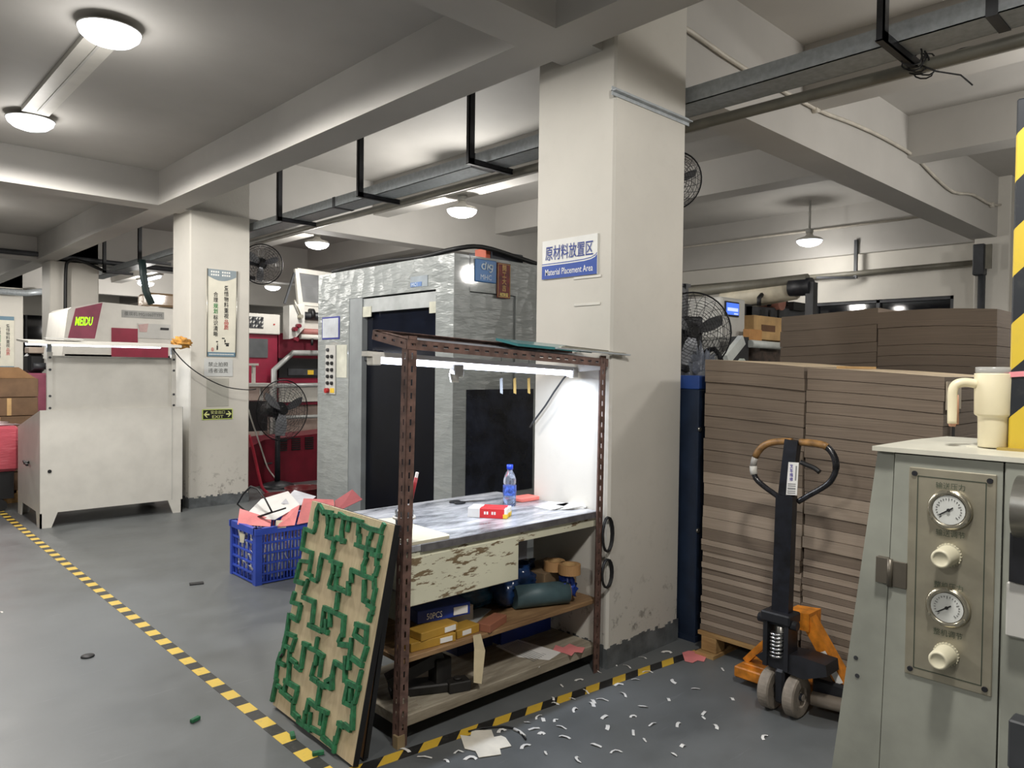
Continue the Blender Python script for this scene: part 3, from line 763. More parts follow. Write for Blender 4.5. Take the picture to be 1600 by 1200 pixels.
# two tape boxes
def rbox(name, c, L, w, h, ang, mat, parent=None):
    rot = Matrix.Rotation(ang, 3, 'Z'); c = Vector(c)
    b = MB().box(c + Vector((-L / 2, -w / 2, 0)), c + Vector((L / 2, w / 2, h)), .0015, rot, c)
    return b.build(name, mat, parent)
REDC = mk('red box card', (214, 44, 48), .5, var=.04); YELC = flat('yellow print', (238, 198, 60))
a0 = onz(742, 800, zt); a1 = onz(779, 806, zt)
for i, off in enumerate((0, .05)):
    cc = Vector((2.35 + off * .95, 2.64 + off * .62, zt + .0005))
    t = thing('tape_box', ('front red and white box with yellow corner, lying on the bench beside the bottle', 'rear red and yellow box tucked against the front red box on the bench')[i], 'box', cc, 'red boxes on the bench')
    ang = -.92
    rbox('carton', cc, .19, .046, .045, ang, PAPER, t)
    ax = Vector((math.cos(ang), math.sin(ang), 0)); ay = Vector((-math.sin(ang), math.cos(ang), 0))
    rbox('red_panel', cc + ax * .022 + Vector((0, 0, -.0004)), .12, .0475, .0462, ang, REDC, t)
    rbox('yellow_corner', cc + ax * .085 + Vector((0, 0, -.0002)), .022, .0480, .0215, ang, YELC, t)
    m = MB()
    for k_ in range(5):
        if k_ == 2: continue
        p = cc - ay * .0242 + ax * (-.012 + k_ * .012) + Vector((0, 0, .024)); m.bar(p - ax * .004, p + ax * .004, .001, .014)
    m.build('white_print', INKW, t)
# scissors
t = thing('scissors', 'black handled scissors lying at the back of the bench top', 'scissors', (2.5, 3.0, zt))
for s_ in (-1, 1):
    cc = Vector((2.47, 3.02 + s_ * .022, zt + .006))
    MB().tube([cc + Vector((.030 * math.cos(q * PI / 6), .016 * math.sin(q * PI / 6), 0)) for q in range(12)], .0055, 6, True).build('handle', BLK, t)
    MB().prism([(2.50, 3.02 + s_ * .012, zt + .004), (2.50, 3.02 + s_ * .002, zt + .004), (2.63, 2.985, zt + .004), (2.56, 3.0 - s_ * .012, zt + .004)], (0, 0, .002)).build('blade', STEEL, t)
p = onz(826, 784, zt)
tag(MB().box((p.x - .05, p.y - .0, zt), (p.x + .085, p.y + .09, zt + .022), .004).build('pink_pad', mk('salmon pad', (240, 128, 116), .6)), 'salmon pink pad beside the bottle against the lit column', 'pad')
for i, (px, py, a_, lb) in enumerate(((868, 792, .2, 'white paper stack on the bench nearest the bottle'), (893, 793, -.25, 'white papers on the bench by the right rack post'))):
    p = onz(px, py, zt); t = thing('paper_pile', lb, 'papers', (p.x, p.y, zt), 'papers on the bench')
    for k_ in range(4):
        rot = a_ + (k_ - 1.5) * .16
        MB().box((p.x - .09 + .01 * k_, p.y - .055, zt + .001 + k_ * .0035), (p.x + .05 + .005 * k_, p.y + .06, zt + .0035 + k_ * .0035), 0, Matrix.Rotation(rot, 3, 'Z'), (p.x, p.y, zt)).build('sheet', PAPER, t)
# cup tied to the post
c = Vector((1.738, 2.462, .815))
t = thing('pen_cup', 'clear cup strapped to the left rack post holding a pen', 'cup', c)
MB().lathe(c, [(.0, .0), (.03, 0), (.032, .004), (.038, .11), (.0365, .11), (.031, .006), (0, .006)], 22).build('cup_body', CLEAR, t)
MB().tube([c + Vector((.042 * math.cos(q * PI / 8), .042 * math.sin(q * PI / 8), .082)) for q in range(16)], .006, 6, True).build('tape_band', mk('clear tape', (214, 210, 204), .3), t)
pt_ = onx(652, 738, 1.765); pd = (pt_ - (c + Vector((0, 0, .01))))
MB().cyl(c + Vector((.0, .0, .01)), pt_, .0065, None, 10).build('pen', mk('pen white', (235, 225, 222), .4), t)
MB().cyl(pt_ - pd * .42, pt_ - pd * .08, .0072, None, 10).build('pen_cap', mk('pen red', (200, 60, 70), .4), t)

# ---------------- things on the two shelves
def carton(name, lo, hi, ang, mat, label, cat='box', group=None, bev=.002):
    c = ((lo[0] + hi[0]) / 2, (lo[1] + hi[1]) / 2, lo[2])
    t = thing(name, label, cat, c, group)
    MB().box(lo, hi, bev, Matrix.Rotation(ang, 3, 'Z'), c).build('carton', mat, t)
    return t, Matrix.Rotation(ang, 3, 'Z'), Vector(c)
zs = .3475
g = 'small boxes on the middle shelf'
t, rm, c = carton('blade_box', (1.76, 2.425, zs), (1.98, 2.50, zs + .036), -.08, YEL, 'yellow box lying lowest beside the left rack post on the middle shelf', group=g)
MB().box((1.90, 2.421, zs + .008), (1.96, 2.426, zs + .028), 0, rm, c).build('paper_label', PAPER, t)
t, rm, c = carton('blade_box', (1.99, 2.43, zs), (2.12, 2.51, zs + .036), .05, YEL, 'yellow box behind the hanging tape strip on the middle shelf', group=g)
MB().box((2.02, 2.428, zs + .008), (2.07, 2.431, zs + .028), 0, rm, c).build('paper_label', PAPER, t)
t, rm, c = carton('blade_box', (1.80, 2.43, zs + .0365), (2.0, 2.52, zs + .07), .06, YEL, 'upper yellow box with white label right of the left rack post', group=g)
MB().box((1.925, 2.426, zs + .043), (1.985, 2.431, zs + .064), 0, rm, c).build('paper_label', PAPER, t)
t, rm, c = carton('flat_box', (2.13, 2.415, zs), (2.29, 2.48, zs + .035), .35, mk('brick red card', (156, 100, 76), .7), 'brick red flat box at the front edge of the middle shelf', group=g)
t, rm, c = carton('parts_box', (1.86, 2.50, zs + .0705), (2.12, 2.63, zs + .125), -.15, BLUEB, 'blue box with white label and 50PCS print on top of the yellow boxes', group=g)
o = MB().box((2.035, 2.496, zs + .08), (2.105, 2.501, zs + .113), 0, rm, c).build('paper_label', PAPER, t)
text('50PCS', Vector((1.93, 2.497, zs + .098)) + Vector((0.005, -.006, 0)) + Vector((-.006, .012, 0)), rm @ Vector((1, 0, 0)), UP, .075, .026, INKW, t)
carton('small_carton', (1.99, 2.56, zs), (2.20, 2.66, zs + .07), 0.1, mk('pale print card', (196, 184, 168), .7), 'pale printed carton behind the yellow boxes under the blue box', group=g)
tag(MB().add([(2.05, 2.392, .36), (2.09, 2.388, .36), (2.115, 2.385, .28), (2.10, 2.38, .20), (2.09, 2.378, .145), (2.05, 2.384, .16), (2.055, 2.39, .23), (2.06, 2.394, .30)], [(0, 1, 2, 7), (7, 2, 3, 6), (6, 3, 4, 5)]).build('tape_strip', mk('masking tape', (224, 208, 172), .7)), 'cream strip of tape hanging off the middle shelf edge', 'tape strip')
bagm = mk('dark blue plastic bag', (26, 50, 88), .22, var=.25, vs=9, bump=.5, bs=12)
bagt = mk('teal blue bag', (28, 66, 92), .25, var=.2, vs=9, bump=.5, bs=12)
tag(blob((2.30, 2.72, zs + .07), (.17, .10, .075), 2, .25, 28, 18, 2.4, zmin=zs).build('plastic_bag', bagt), 'teal plastic bag slumped under the drawer on the middle shelf', 'bag', 'plastic bags on the middle shelf')
tag(blob((2.52, 2.68, zs + .10), (.15, .14, .125), 9, .45, 32, 22, 2.6, zmin=zs).build('plastic_bag', bagm), 'big dark blue plastic bag bulging beside the drawer', 'bag', 'plastic bags on the middle shelf')
t = thing('wrapped_roll', 'grey green roll wrapped in torn blue plastic at the shelf front', 'roll', (2.6, 2.5, zs))
MB().cyl((2.45, 2.56, zs + .056), (2.71, 2.455, zs + .056), .055, None, 22).build('roll_body', mk('grey green roll', (74, 98, 104), .5, var=.1), t)
MB().lathe((2.711, 2.4545, zs + .056), [(.054, 0), (.054, .002), (.024, .002), (.022, -.02), (0, -.02)], 20, (.93, -.37, 0)).build('roll_end', KRAFT, t)
blob((2.72, 2.47, zs + .075), (.045, .05, .055), 4, .7, 22, 14, 4, zmin=zs).build('torn_wrap', mk('cobalt wrap', (36, 62, 140), .3, var=.2, bump=.5, bs=30), t)
t, rm, c = carton('kraft_box', (2.60, 2.52, zs), (2.86, 2.72, zs + .15), .08, mk('dull kraft', (126, 104, 78), .8, var=.1), 'worn brown cardboard box by the right rack post with tape rolls on top', group=None)
m = MB()
for k_ in range(7): m.bar((2.755 + .012 * k_, 2.5215 + .00096 * k_, zs + .07), (2.762 + .012 * k_, 2.5215 + .00096 * k_, zs + .075 + .01 * (k_ % 2)), .002, .012)
m.build('handwriting', INK, t)
RA, RB = onz(866, 890, zs + .152), onz(890, 896, zs + .152)
for (x_, y_, lb) in ((RA.x, RA.y, 'brown tape roll at the left on the kraft box under the bench'), (RB.x, RB.y, 'brown tape roll at the right on the kraft box under the bench')):
    z_ = zs + .151
    t = thing('tape_roll', lb, 'tape roll', (x_, y_, z_), 'tape rolls under the bench')
    MB().lathe((x_, y_, z_), [(.038, 0), (.054, 0), (.054, .048), (.038, .048), (.038, 0)], 26, smooth=False).build('tape', mk('brown tape', (176, 136, 92), .4, var=.04), t)
    MB().lathe((x_, y_, z_), [(.035, .001), (.0385, .001), (.0385, .047), (.035, .047), (.035, .001)], 26, smooth=False).build('core', KRAFTL, t)
tag(MB().box((2.12, 2.56, zs), (2.34, 2.70, zs + .004), 0, Matrix.Rotation(.5, 3, 'Z')).build('clear_sheet', mk('frosted sheet', (170, 172, 172), .4)), 'grey translucent sheet on the middle shelf under the teal bag', 'sheet')
z2 = .1155
t = thing('bench_vise', 'black cast iron vise tool lying on the lowest shelf behind the left post', 'vise', (1.93, 2.55, z2))
IRON = mk('black iron', (38, 36, 34), .55, .2, var=.15, vs=20)
MB().box((1.76, 2.50, z2), (2.02, 2.60, z2 + .04), .006, Matrix.Rotation(-.45, 3, 'Z')).build('base', IRON, t)
MB().bar((1.76, 2.60, z2 + .06), (1.98, 2.52, z2 + .15), .07, .05).cyl((1.80, 2.56, z2 + .03), (1.80, 2.56, z2 + .19), .03, .02, 14).build('jaw_arm', IRON, t)
MB().box((1.93, 2.48, z2 + .035), (2.01, 2.55, z2 + .14), .006).build('jaw', IRON, t)
MB().box((1.97, 2.42, z2), (2.07, 2.49, z2 + .045), .004, Matrix.Rotation(-.3, 3, 'Z')).cyl((2.02, 2.455, z2 + .045), (2.02, 2.455, z2 + .055), .018, None, 12).build('clamp_block', IRON, t)
p = [onz(px, py, z2 + .002) for px, py in ((775, 1010), (803, 998), (876, 1020), (842, 1040))]
t = thing('printed_form', 'printed paper form lying on the lowest shelf', 'paper', p[0])
MB().prism([p[0], p[3] + Vector((0, 0, -.01)), p[2], p[1]], (0, 0, .003)).build('sheet', PAPER, t)
m = MB()
for k_ in range(9):
    f_ = .1 + k_ * .09; a_ = p[0].lerp(p[3], .15).lerp(p[1].lerp(p[2], .15), f_); b_ = p[0].lerp(p[3], .85).lerp(p[1].lerp(p[2], .85), f_)
    m.bar(a_ + Vector((0, 0, .0045)), b_ + Vector((0, 0, .0005)), .003, .0006)
m.build('printed_lines', PAPERG, t)
def cross(name, c, pts, mat, label, cat, th=.002, group=None):
    b = MB().prism([(c[0] + x, c[1] + y, c[2]) for x, y in pts], (0, 0, th)); return tag(b.build(name, mat), label, cat, group)
ppx = [(863, 1018), (868, 1008), (880, 1012), (890, 1006), (902, 1011), (914, 1012), (910, 1020), (898, 1019), (893, 1025), (880, 1020)]
b = MB().prism([onz(x, y, z2 + .001) for x, y in ppx], (0, 0, .0015))
tag(b.build('pink_blank', PINK), 'pink die cut card on the right end of the lowest shelf', 'card')
carton('blue_bin', (2.50, 2.70, z2), (2.86, 2.855, z2 + .17), 0, BLUEB, 'blue box at the back of the lowest shelf by the column', 'box')
carton('blue_bin', (2.25, 2.74, z2), (2.48, 2.855, z2 + .14), 0, mk('navy card', (24, 36, 84), .5), 'navy box at the back of the lowest shelf left of the blue one', 'box')
for i in range(3):
    tag(MB().box((1.72 + .02 * i, 2.42 + .05 * i, z2 + .001), (1.80 + .02 * i, 2.46 + .05 * i, z2 + .007), 0, Matrix.Rotation(.3 * i, 3, 'Z')).build('card_scrap', WOODG), ('front card scrap beside the left post on the lowest shelf', 'middle card scrap beside the left post on the lowest shelf', 'rear card scrap beside the left post on the lowest shelf')[i], 'scrap', 'card scraps by the left post')
# cable coils on the right post
for i, (za_, zb_) in enumerate(((.60, .77), (.42, .56))):
    m = MB()
    for k_ in range(2):
        pts = [Vector((2.87 + (.035 + .006 * k_) * math.sin(2 * PI * j / 16), 2.335 - .006 * k_, (za_ + zb_) / 2 + (zb_ - za_) / 2 * math.cos(2 * PI * j / 16))) for j in range(16)]
        m.tube(pts, .006, 6, True)
    tag(m.build('cable_loop', BLK), ('upper black cable loop tied to the right rack post', 'lower black cable loop tied to the right rack post')[i], 'cable', 'cable loops on the right post')

# ================================================================== GREY BOOTH (film-wrapped machine)
bx, by, by2, bz = 3.54, 4.40, 6.46, 2.37
G = thing('grey_machine', 'big grey machine cabinet under clear film with dark doorway and blue plate', 'machine', (4.4, 5.4, 0))
def frame_x(mb, y0, y1, z0, z1, hy0, hy1, hz0, hz1, x0, x1):
    mb.box((x0, y0, z0), (x1, hy0, z1)).box((x0, hy1, z0), (x1, y1, z1)).box((x0, hy0, hz1), (x1, hy1, z1))
    if hz0 > z0: mb.box((x0, hy0, z0), (x1, hy1, hz0))
    return mb
f = frame_x(MB(), by, by2, .0, bz, 4.62, 5.90, .0, 2.113, bx, bx + .16)
f.build('front_frame', BOOTH, G)
MB().box((bx + .005, 5.69, .0), (bx + .17, 5.90, 2.113)).build('door_jamb', BOOTHP, G)
MB().box((bx + .02, 4.62, 1.98), (bx + .05, 5.90, 2.10)).build('lintel_panel', mk('pale grey lintel', (176, 180, 180), .5), G)
MB().box((bx + .06, 4.62, 1.58), (bx + .07, 5.69, 1.985)).build('dark_window', GLASSD, G)
MB().box((bx + .055, 4.62, .0), (bx + .062, 5.69, 1.585)).build('roller_door', mk('near black roller door', (8, 11, 20), .4, var=.12, vs=3, spec=.2), G)
MB().box((bx + .03, 5.62, 1.56), (bx + .06, 5.90, 1.60)).build('rail', DGREY, G)
MB().cyl((bx + .03, 5.68, 1.62), (bx + .03, 5.5, 1.62), .025, None, 12).build('closer_arm', BLK, G)
MB().box((bx + .012, 5.56, 1.94), (bx + .02, 5.72, 2.03)).build('caution_label', mk('pale caution label', (206, 206, 190), .7), G)
MB().box((bx + .012, 4.63, 1.93), (bx + .02, 4.72, 2.02)).build('caution_label', mk('pale caution label', (206, 206, 190), .7), G)
f = MB()
gx0, gx1 = 3.692, 4.19
f.box((bx - .001, by - .003, 0), (gx0, by + .12, bz)).box((gx1, by, 0), (5.3, by + .12, bz)).box((gx0, by, 2.095), (gx1, by + .12, bz)).box((gx0, by + .02, 1.33), (gx1, by + .12, 2.09)).box((gx0, by + .02, 0), (gx1, by + .12, .48))
f.build('side_panel', BOOTH, G)
MB().box((3.672, by - .008, .50), (4.40, by + .03, 1.335)).build('black_inset', mk('black film panel', (34, 38, 50), .25, var=.25, vs=5, bump=1.0, bs=9), G)
MB().box((bx + .1, by + .1, bz - .02), (5.3, by2, bz)).box((5.26, by + .1, 0), (5.3, by2, bz)).box((bx + .1, by2 - .04, 0), (5.3, by2, bz)).build('body_shell', BOOTHP, G)
# blue plate with logo
pl = MB().box((3.742, by - .012, 2.175), (3.965, by, 2.352), .006).build('logo_plate', mk('logo plate blue', (44, 112, 178), .35, var=.03), G)
PW2 = flat('plate white', (214, 226, 236))
o = text('MHC', (3.853, by - .0135, 2.215), RX, UP, .115, .04, PW2, pl)
m = MB(); zc = 2.298
def arcpts(cx, cz, r, a0, a1, n=12): return [Vector((cx + r * math.cos(a0 + (a1 - a0) * i / n), by - .016, cz + r * .9 * math.sin(a0 + (a1 - a0) * i / n))) for i in range(n + 1)]
m.tube(arcpts(3.825, zc - .003, .022, .7, 2 * PI - .7), .0065, 5)
m.tube([(3.846, by - .016, zc + .032), (3.838, by - .016, zc - .026)], .0065, 5)
m.tube([(3.868, by - .016, zc + .022), (3.862, by - .016, zc - .026)], .0065, 5)
m.tube(arcpts(3.898, zc, .017, .3, 2 * PI - .3), .0065, 5).tube([(3.917, by - .016, zc + .018), (3.911, by - .016, zc - .03), (3.895, by - .016, zc - .042), (3.882, by - .016, zc - .036)], .0065, 5)
m.build('logo_mark', PW2, pl)
st = MB().box((3.972, by - .012, 2.065), (4.118, by - .004, 2.345), .003).build('lucky_sticker', mk('dark red sticker', (118, 38, 34), .5, var=.15, vs=30), G)
MB().box((3.978, by - .014, 2.072), (4.112, by - .011, 2.076)).box((3.978, by - .014, 2.334), (4.112, by - .011, 2.338)).box((3.978, by - .014, 2.072), (3.982, by - .011, 2.338)).box((4.108, by - .014, 2.072), (4.112, by - .011, 2.338)).build('gold_border', mk('gold print', (206, 164, 84), .4), st)
vtext('開工大吉', (4.045, by - .015, 2.305), .054, .046, RX, [(4, mk('gold print', (216, 176, 96), .4))], st, .01)
MB().box((4.0, by - .015, 2.078), (4.09, by - .012, 2.108), .003).build('gold_emblem', mk('gold print', (206, 164, 84), .4, var=.3, vs=60), st)
# printed label, framed sheet and button strip on the doorway side
MB().box((bx - .004, 4.725, 2.145), (bx, 4.955, 2.232)).build('printed_label', mk('grey label', (146, 156, 164), .5), G)
MB().box((bx - .007, 4.80, 2.15), (bx - .003, 4.95, 2.185)).build('printed_label', mk('label blue', (92, 124, 176), .5), G)
text('MC1', (bx - .008, 4.895, 2.168), RY, UP, .08, .026, PW2, G)
fr = MB().box((bx - .006, 6.06, 1.755), (bx, 6.375, 1.965)).build('framed_sheet', mk('frame blue', (52, 58, 140), .5), G)
MB().box((bx - .009, 6.075, 1.77), (bx - .005, 6.36, 1.95)).build('sheet', PAPERG if False else mk('blank sheet', (196, 200, 206), .7), fr)
cp = MB().box((bx - .012, 6.12, 1.24), (bx, 6.30, 1.70), .004).build('button_panel', PWG, G)
for r_ in range(6):
    for c_ in range(2):
        if r_ == 0 and c_: continue
        y_ = 6.245 - c_ * .075; z_ = 1.655 - r_ * .062
        MB().cyl((bx - .012, y_, z_), (bx - .03, y_, z_), .018, .015, 12).build('switch_knob', BLK if r_ else DGREY, cp)
MB().cyl((bx - .012, 6.24, 1.275), (bx - .045, 6.24, 1.275), .024, None, 14).build('emergency_stop', mk('stop red', (186, 34, 36), .4), cp)
MB().box((bx - .014, 6.13, 1.255), (bx - .011, 6.205, 1.30)).build('yellow_tag', YELC, cp)
MB().box((bx - .003, 5.93, 1.40), (bx, 6.11, 1.70)).build('instruction_sheet', mk('yellowed sheet', (206, 206, 192), .8), G)
pts = [(3.6, 6.3, bz + .03), (3.62, 5.6, bz + .05), (3.66, 5.0, bz + .04), (3.7, 4.6, bz + .07), (3.9, 4.5, bz + .10), (4.3, 4.5, bz + .06), (4.6, 4.5, bz + .02)]
tag(MB().tube(smooth(pts), .02, 8).build('cable_hose', BLK), 'black cable lying along the top of the grey booth', 'cable')
t = thing('top_box', 'orange and dark grey plastic box on top of the grey booth above the red sticker', 'box', (4.05, 4.62, bz))
MB().box((4.05, 4.55, bz), (4.42, 4.85, bz + .10), .01).build('dark_lid', mk('dark slate plastic', (56, 60, 70), .5), t); MB().box((4.0, 4.56, bz), (4.05, 4.7, bz + .11), .004).build('orange_end', mk('orange plastic', (206, 96, 64), .5), t)
# yellow and black card scraps hanging by the column under the lamp
for i, (px, y_, lb, cm) in enumerate(((783, 2.72, 'grey printed tag hanging between booth and column', mk('dull tag grey', (128, 130, 132), .7)), (804, 2.72, 'yellow hanging tag nearest the bottle side', mk('dull tag yellow', (140, 112, 50), .7)), (826, 2.72, 'yellow and black hanging tag touching the column edge', mk('dull tag yellow', (140, 112, 50), .7)))):
    p = ony(px, 590, y_); q = ony(px, 614, y_)
    t = thing('hanging_tag', lb, 'tag', (p.x, y_, q.z), 'tags hanging behind the bench lamp')
    MB().prism([(p.x - .008, y_, p.z - .005), (p.x + .010, y_, p.z + .0), (q.x + .012, y_, q.z - .006), (q.x - .006, y_, q.z)], (0, .002, 0)).build('tag_card', cm, t)
    MB().bar((p.x, y_, p.z + .02), (p.x, y_, 1.60), .002, .002).build('string', BLK, t)

# ================================================================== DIE BOARDS
DIE = [[(0.137,0.01),(0.117,0.038),(0.124,0.088),(0.116,0.139)],[(0.116,0.139),(0.008,0.137)],[(0.008,0.137),(0.014,0.216),(0.013,0.241)],[(0.137,0.01),(0.21,0.037),(0.395,0.027),(0.462,0.035),(0.553,0.032),(0.673,0.032),(0.762,0.038),(0.9,0.035),(0.916,0.008)],[(0.261,0.037),(0.29,0.08),(0.293,0.137)],[(0.34,0.031),(0.337,0.074),(0.346,0.127)],[(0.293,0.137),(0.415,0.136),(0.519,0.14)],[(0.464,0.04),(0.466,0.094),(0.497,0.143)],[(0.517,0.037),(0.517,0.087)],[(0.399,0.154),(0.399,0.186),(0.388,0.23)],[(0.269,0.238),(0.392,0.238),(0.525,0.236)],[(0.271,0.244),(0.272,0.295),(0.275,0.352)],[(0.12,0.35),(0.275,0.352)],[(0.006,0.236),(0.139,0.236),(0.15,0.29),(0.024,0.303)],[(0.15,0.29),(0.152,0.345)],[(0.648,0.041),(0.66,0.086),(0.675,0.136)],[(0.646,0.137),(0.763,0.138),(0.86,0.135)],[(0.792,0.04),(0.781,0.081),(0.786,0.126),(0.784,0.171),(0.765,0.208),(0.781,0.245)],[(0.91,0.059),(0.906,0.098),(0.904,0.142),(0.915,0.185),(0.905,0.225),(0.929,0.281),(0.925,0.336),(0.94,0.387),(0.934,0.42)],[(0.839,0.152),(0.927,0.147)],[(0.443,0.245),(0.457,0.29),(0.439,0.352),(0.517,0.35),(0.506,0.294)],[(0.5,0.248),(0.506,0.294)],[(0.517,0.35),(0.676,0.352)],[(0.652,0.299),(0.67,0.353)],[(0.663,0.241),(0.68,0.295)],[(0.648,0.24),(0.78,0.242),(0.911,0.24)],[(0.548,0.368),(0.557,0.435)],[(0.423,0.451),(0.563,0.448),(0.676,0.447)],[(0.805,0.268),(0.835,0.352),(0.884,0.354),(0.954,0.357)],[(0.01,0.311),(0.003,0.4)],[(0.006,0.405),(0.111,0.4)],[(0.167,0.373),(0.148,0.437)],[(0.138,0.451),(0.298,0.447)],[(0.015,0.454),(0.006,0.505)],[(0.008,0.508),(0.128,0.498),(0.127,0.562)],[(0.037,0.561),(0.136,0.563)],[(0.001,0.561),(0.017,0.656)],[(0.286,0.455),(0.307,0.546)],[(0.279,0.557),(0.522,0.555)],[(0.42,0.46),(0.434,0.538)],[(0.508,0.461),(0.535,0.519)],[(0.465,0.504),(0.491,0.556)],[(0.658,0.456),(0.68,0.535)],[(0.801,0.451),(0.923,0.443)],[(0.022,0.649),(0.008,0.755),(-0.009,0.807),(0.003,0.877),(-0.002,0.98)],[(0.017,0.656),(0.139,0.65),(0.12,0.713),(0.031,0.714)],[(0.115,0.721),(0.129,0.777),(0.151,0.849)],[(0.144,0.756),(0.287,0.765)],[(0.281,0.656),(0.292,0.759)],[(0.255,0.656),(0.408,0.647),(0.522,0.651)],[(0.407,0.596),(0.408,0.647)],[(0.51,0.659),(0.522,0.746)],[(0.436,0.67),(0.44,0.709),(0.429,0.768),(0.501,0.768)],[(0.518,0.77),(0.67,0.767)],[(0.644,0.713),(0.67,0.767)],[(0.648,0.657),(0.647,0.718),(0.586,0.748)],[(0.648,0.657),(0.766,0.658)],[(0.764,0.605),(0.802,0.704)],[(0.791,0.523),(0.818,0.647)],[(0.68,0.535),(0.664,0.566),(0.774,0.549)],[(0.829,0.451),(0.813,0.508),(0.913,0.515)],[(0.923,0.443),(0.94,0.514)],[(0.959,0.526),(0.943,0.582)],[(0.827,0.602),(0.941,0.609)],[(0.949,0.628),(0.937,0.693),(0.925,0.758),(0.958,0.863)],[(0.828,0.698),(0.822,0.778),(0.931,0.772)],[(0.817,0.706),(0.954,0.7)],[(0.866,0.72),(0.879,0.764)],[(0.008,0.804),(0.079,0.8)],[(0.114,0.863),(0.293,0.856)],[(0.128,0.872),(0.127,0.919)],[(0.01,0.905),(0.247,0.913)],[(0.281,0.865),(0.275,0.918)],[(0.275,0.918),(0.295,0.97),(0.365,0.974)],[(0.552,0.789),(0.556,0.86)],[(0.561,0.87),(0.44,0.866),(0.436,0.923),(0.445,0.97)],[(0.561,0.87),(0.679,0.862)],[(0.482,0.917),(0.495,0.974)],[(0.607,0.885),(0.615,0.932)],[(0.668,0.87),(0.667,0.961)],[(0.365,0.974),(0.528,0.976),(0.663,0.967),(0.814,0.974)],[(0.796,0.937),(0.803,0.997)],[(0.836,0.869),(0.82,0.956)],[(0.802,0.873),(0.865,0.872),(0.936,0.874)]]
d0, d1 = Vector((1.470, 3.06, .012)), Vector((1.462, 2.385, .012))
e0, e1 = Vector((1.648, 3.05, .892)), Vector((1.640, 2.385, .889))
ev = ((d1 - d0)).normalized(); eu = (e0 - d0).normalized(); nn = ev.cross(eu).normalized()
if nn.x > 0: nn = -nn
t = thing('die_board', 'pale plywood die board covered in green rubber strips, leaning on the bench', 'die board', (1.5, 2.72, 0))
def dp(u, v): return (e0.lerp(e1, u)).lerp(d0.lerp(d1, u), v)
MB().prism([dp(0, 0), dp(1, 0), dp(1, 1), dp(0, 1)], -nn * .012).build('plywood', PLY, t)
MB().prism([dp(0, 0) - nn * .012, dp(1.006, -.002) - nn * .012, dp(1.006, 1.004) - nn * .012, dp(0, 1) - nn * .012], -nn * .01).prism([dp(1, -.002), dp(1.008, -.002), dp(1.008, 1.004), dp(1, 1.004)], -nn * .022).build('black_backing', BLK, t)
rr = random.Random(11); cnt = 0
knife = MB()
for pl_ in DIE:
    for (ua, va), (ub, vb) in zip(pl_, pl_[1:]):
        A = dp(ua, va); Bq = dp(ub, vb); L = (Bq - A).length
        if L < .008: continue
        n_ = max(1, round(L / .062)); dd = (Bq - A) / L
        knife.bar(A + nn * .006, Bq + nn * .006, .002, .012, nn)
        for i in range(n_):
            s0 = max(-.006, i / n_ * L - .004); s1 = min(L + .006, (i + 1) / n_ * L + .003)
            side = (ev.cross(eu)).normalized().cross(dd) * rr.choice((-.005, .005, .004, -.004))
            c0 = A + dd * s0 + side; c1 = A + dd * s1 + side
            MB().bar(c0 + nn * .008, c1 + nn * .008, rr.uniform(.015, .021), rr.uniform(.012, .016), nn).build('rubber_strip', GREEN, t); cnt += 1
tag(knife.build('cutting_rule', STEEL, t), kind='stuff')
t = thing('die_board', 'second die board with black edges, hidden behind the green one', 'die board', (1.57, 2.72, 0))
off = Vector((.058, 0.02, 0))
a = [p + off for p in (d0, d1)]; b_ = [p + off * .22 for p in (e0, e1)]
b2 = [a[0].lerp(b_[0], .95), a[1].lerp(b_[1], .95)]
MB().prism([b2[0], b2[1], a[1], a[0]], -nn * .012).build('plywood', KRAFT, t)
MB().prism([b2[0] - nn * .012, b2[1] - nn * .012, a[1] - nn * .012, a[0] - nn * .012], -nn * .006).prism([b2[1] + nn * .002, b2[1] + ev * .006 + nn * .002, a[1] + ev * .006 + nn * .002, a[1] + nn * .002], -nn * .02).build('black_edge', BLK, t)
tag(MB().tube([onx(px, py, 1.50) for px, py in ((441, 1022), (435, 1030), (433, 1038), (436, 1046))], .005, 6).build('black_hook', BLK), 'small black loop sticking out at the left edge of the green die board', 'hook')

# ================================================================== BLUE CRATE
c = thing('blue_crate', 'blue plastic crate of paper waste standing behind the die board', 'crate', (2.45, 5.05, 0))
cx0, cx1, cy0, cy1, ch = 2.205, 2.80, 4.845, 5.24, .39
def lattice(name, a, b, nv, nh, zb, inset=0, hrs=(.0, .06, .13, .2, .27, .34)):
    a = Vector(a); b = Vector(b); m = MB(); L = b - a; n = Vector((-L.y, L.x, 0)).normalized()
    for i in range(nv + 1):
        p = a + L * (i / nv); m.bar(p + Vector((0, 0, .02)), p + Vector((0, 0, .345)), .009, .009, n)
    for z_ in hrs: m.bar(a + Vector((0, 0, z_ + .012)), b + Vector((0, 0, z_ + .012)), .016, .012)
    return m.build(name, BLUEC, c)
lattice('crate_side', (cx0, cy0, 0), (cx1, cy0, 0), 24, 6, 0)
lattice('crate_side', (cx0, cy0, 0), (cx0, cy1, 0), 6, 6, 0)
lattice('crate_side', (cx0, cy1, 0), (cx1, cy1, 0), 24, 6, 0)
lattice('crate_side', (cx1, cy0, 0), (cx1, cy1, 0), 12, 6, 0)
for x_, y_ in ((cx0, cy0), (cx1, cy0), (cx0, cy1), (cx1, cy1)): MB().box((x_ - .014, y_ - .014, .0), (x_ + .034 if x_ == cx0 else x_ + .014, y_ + .034 if y_ == cy0 else y_ + .014, ch)).build('corner_post', BLUEC, c)

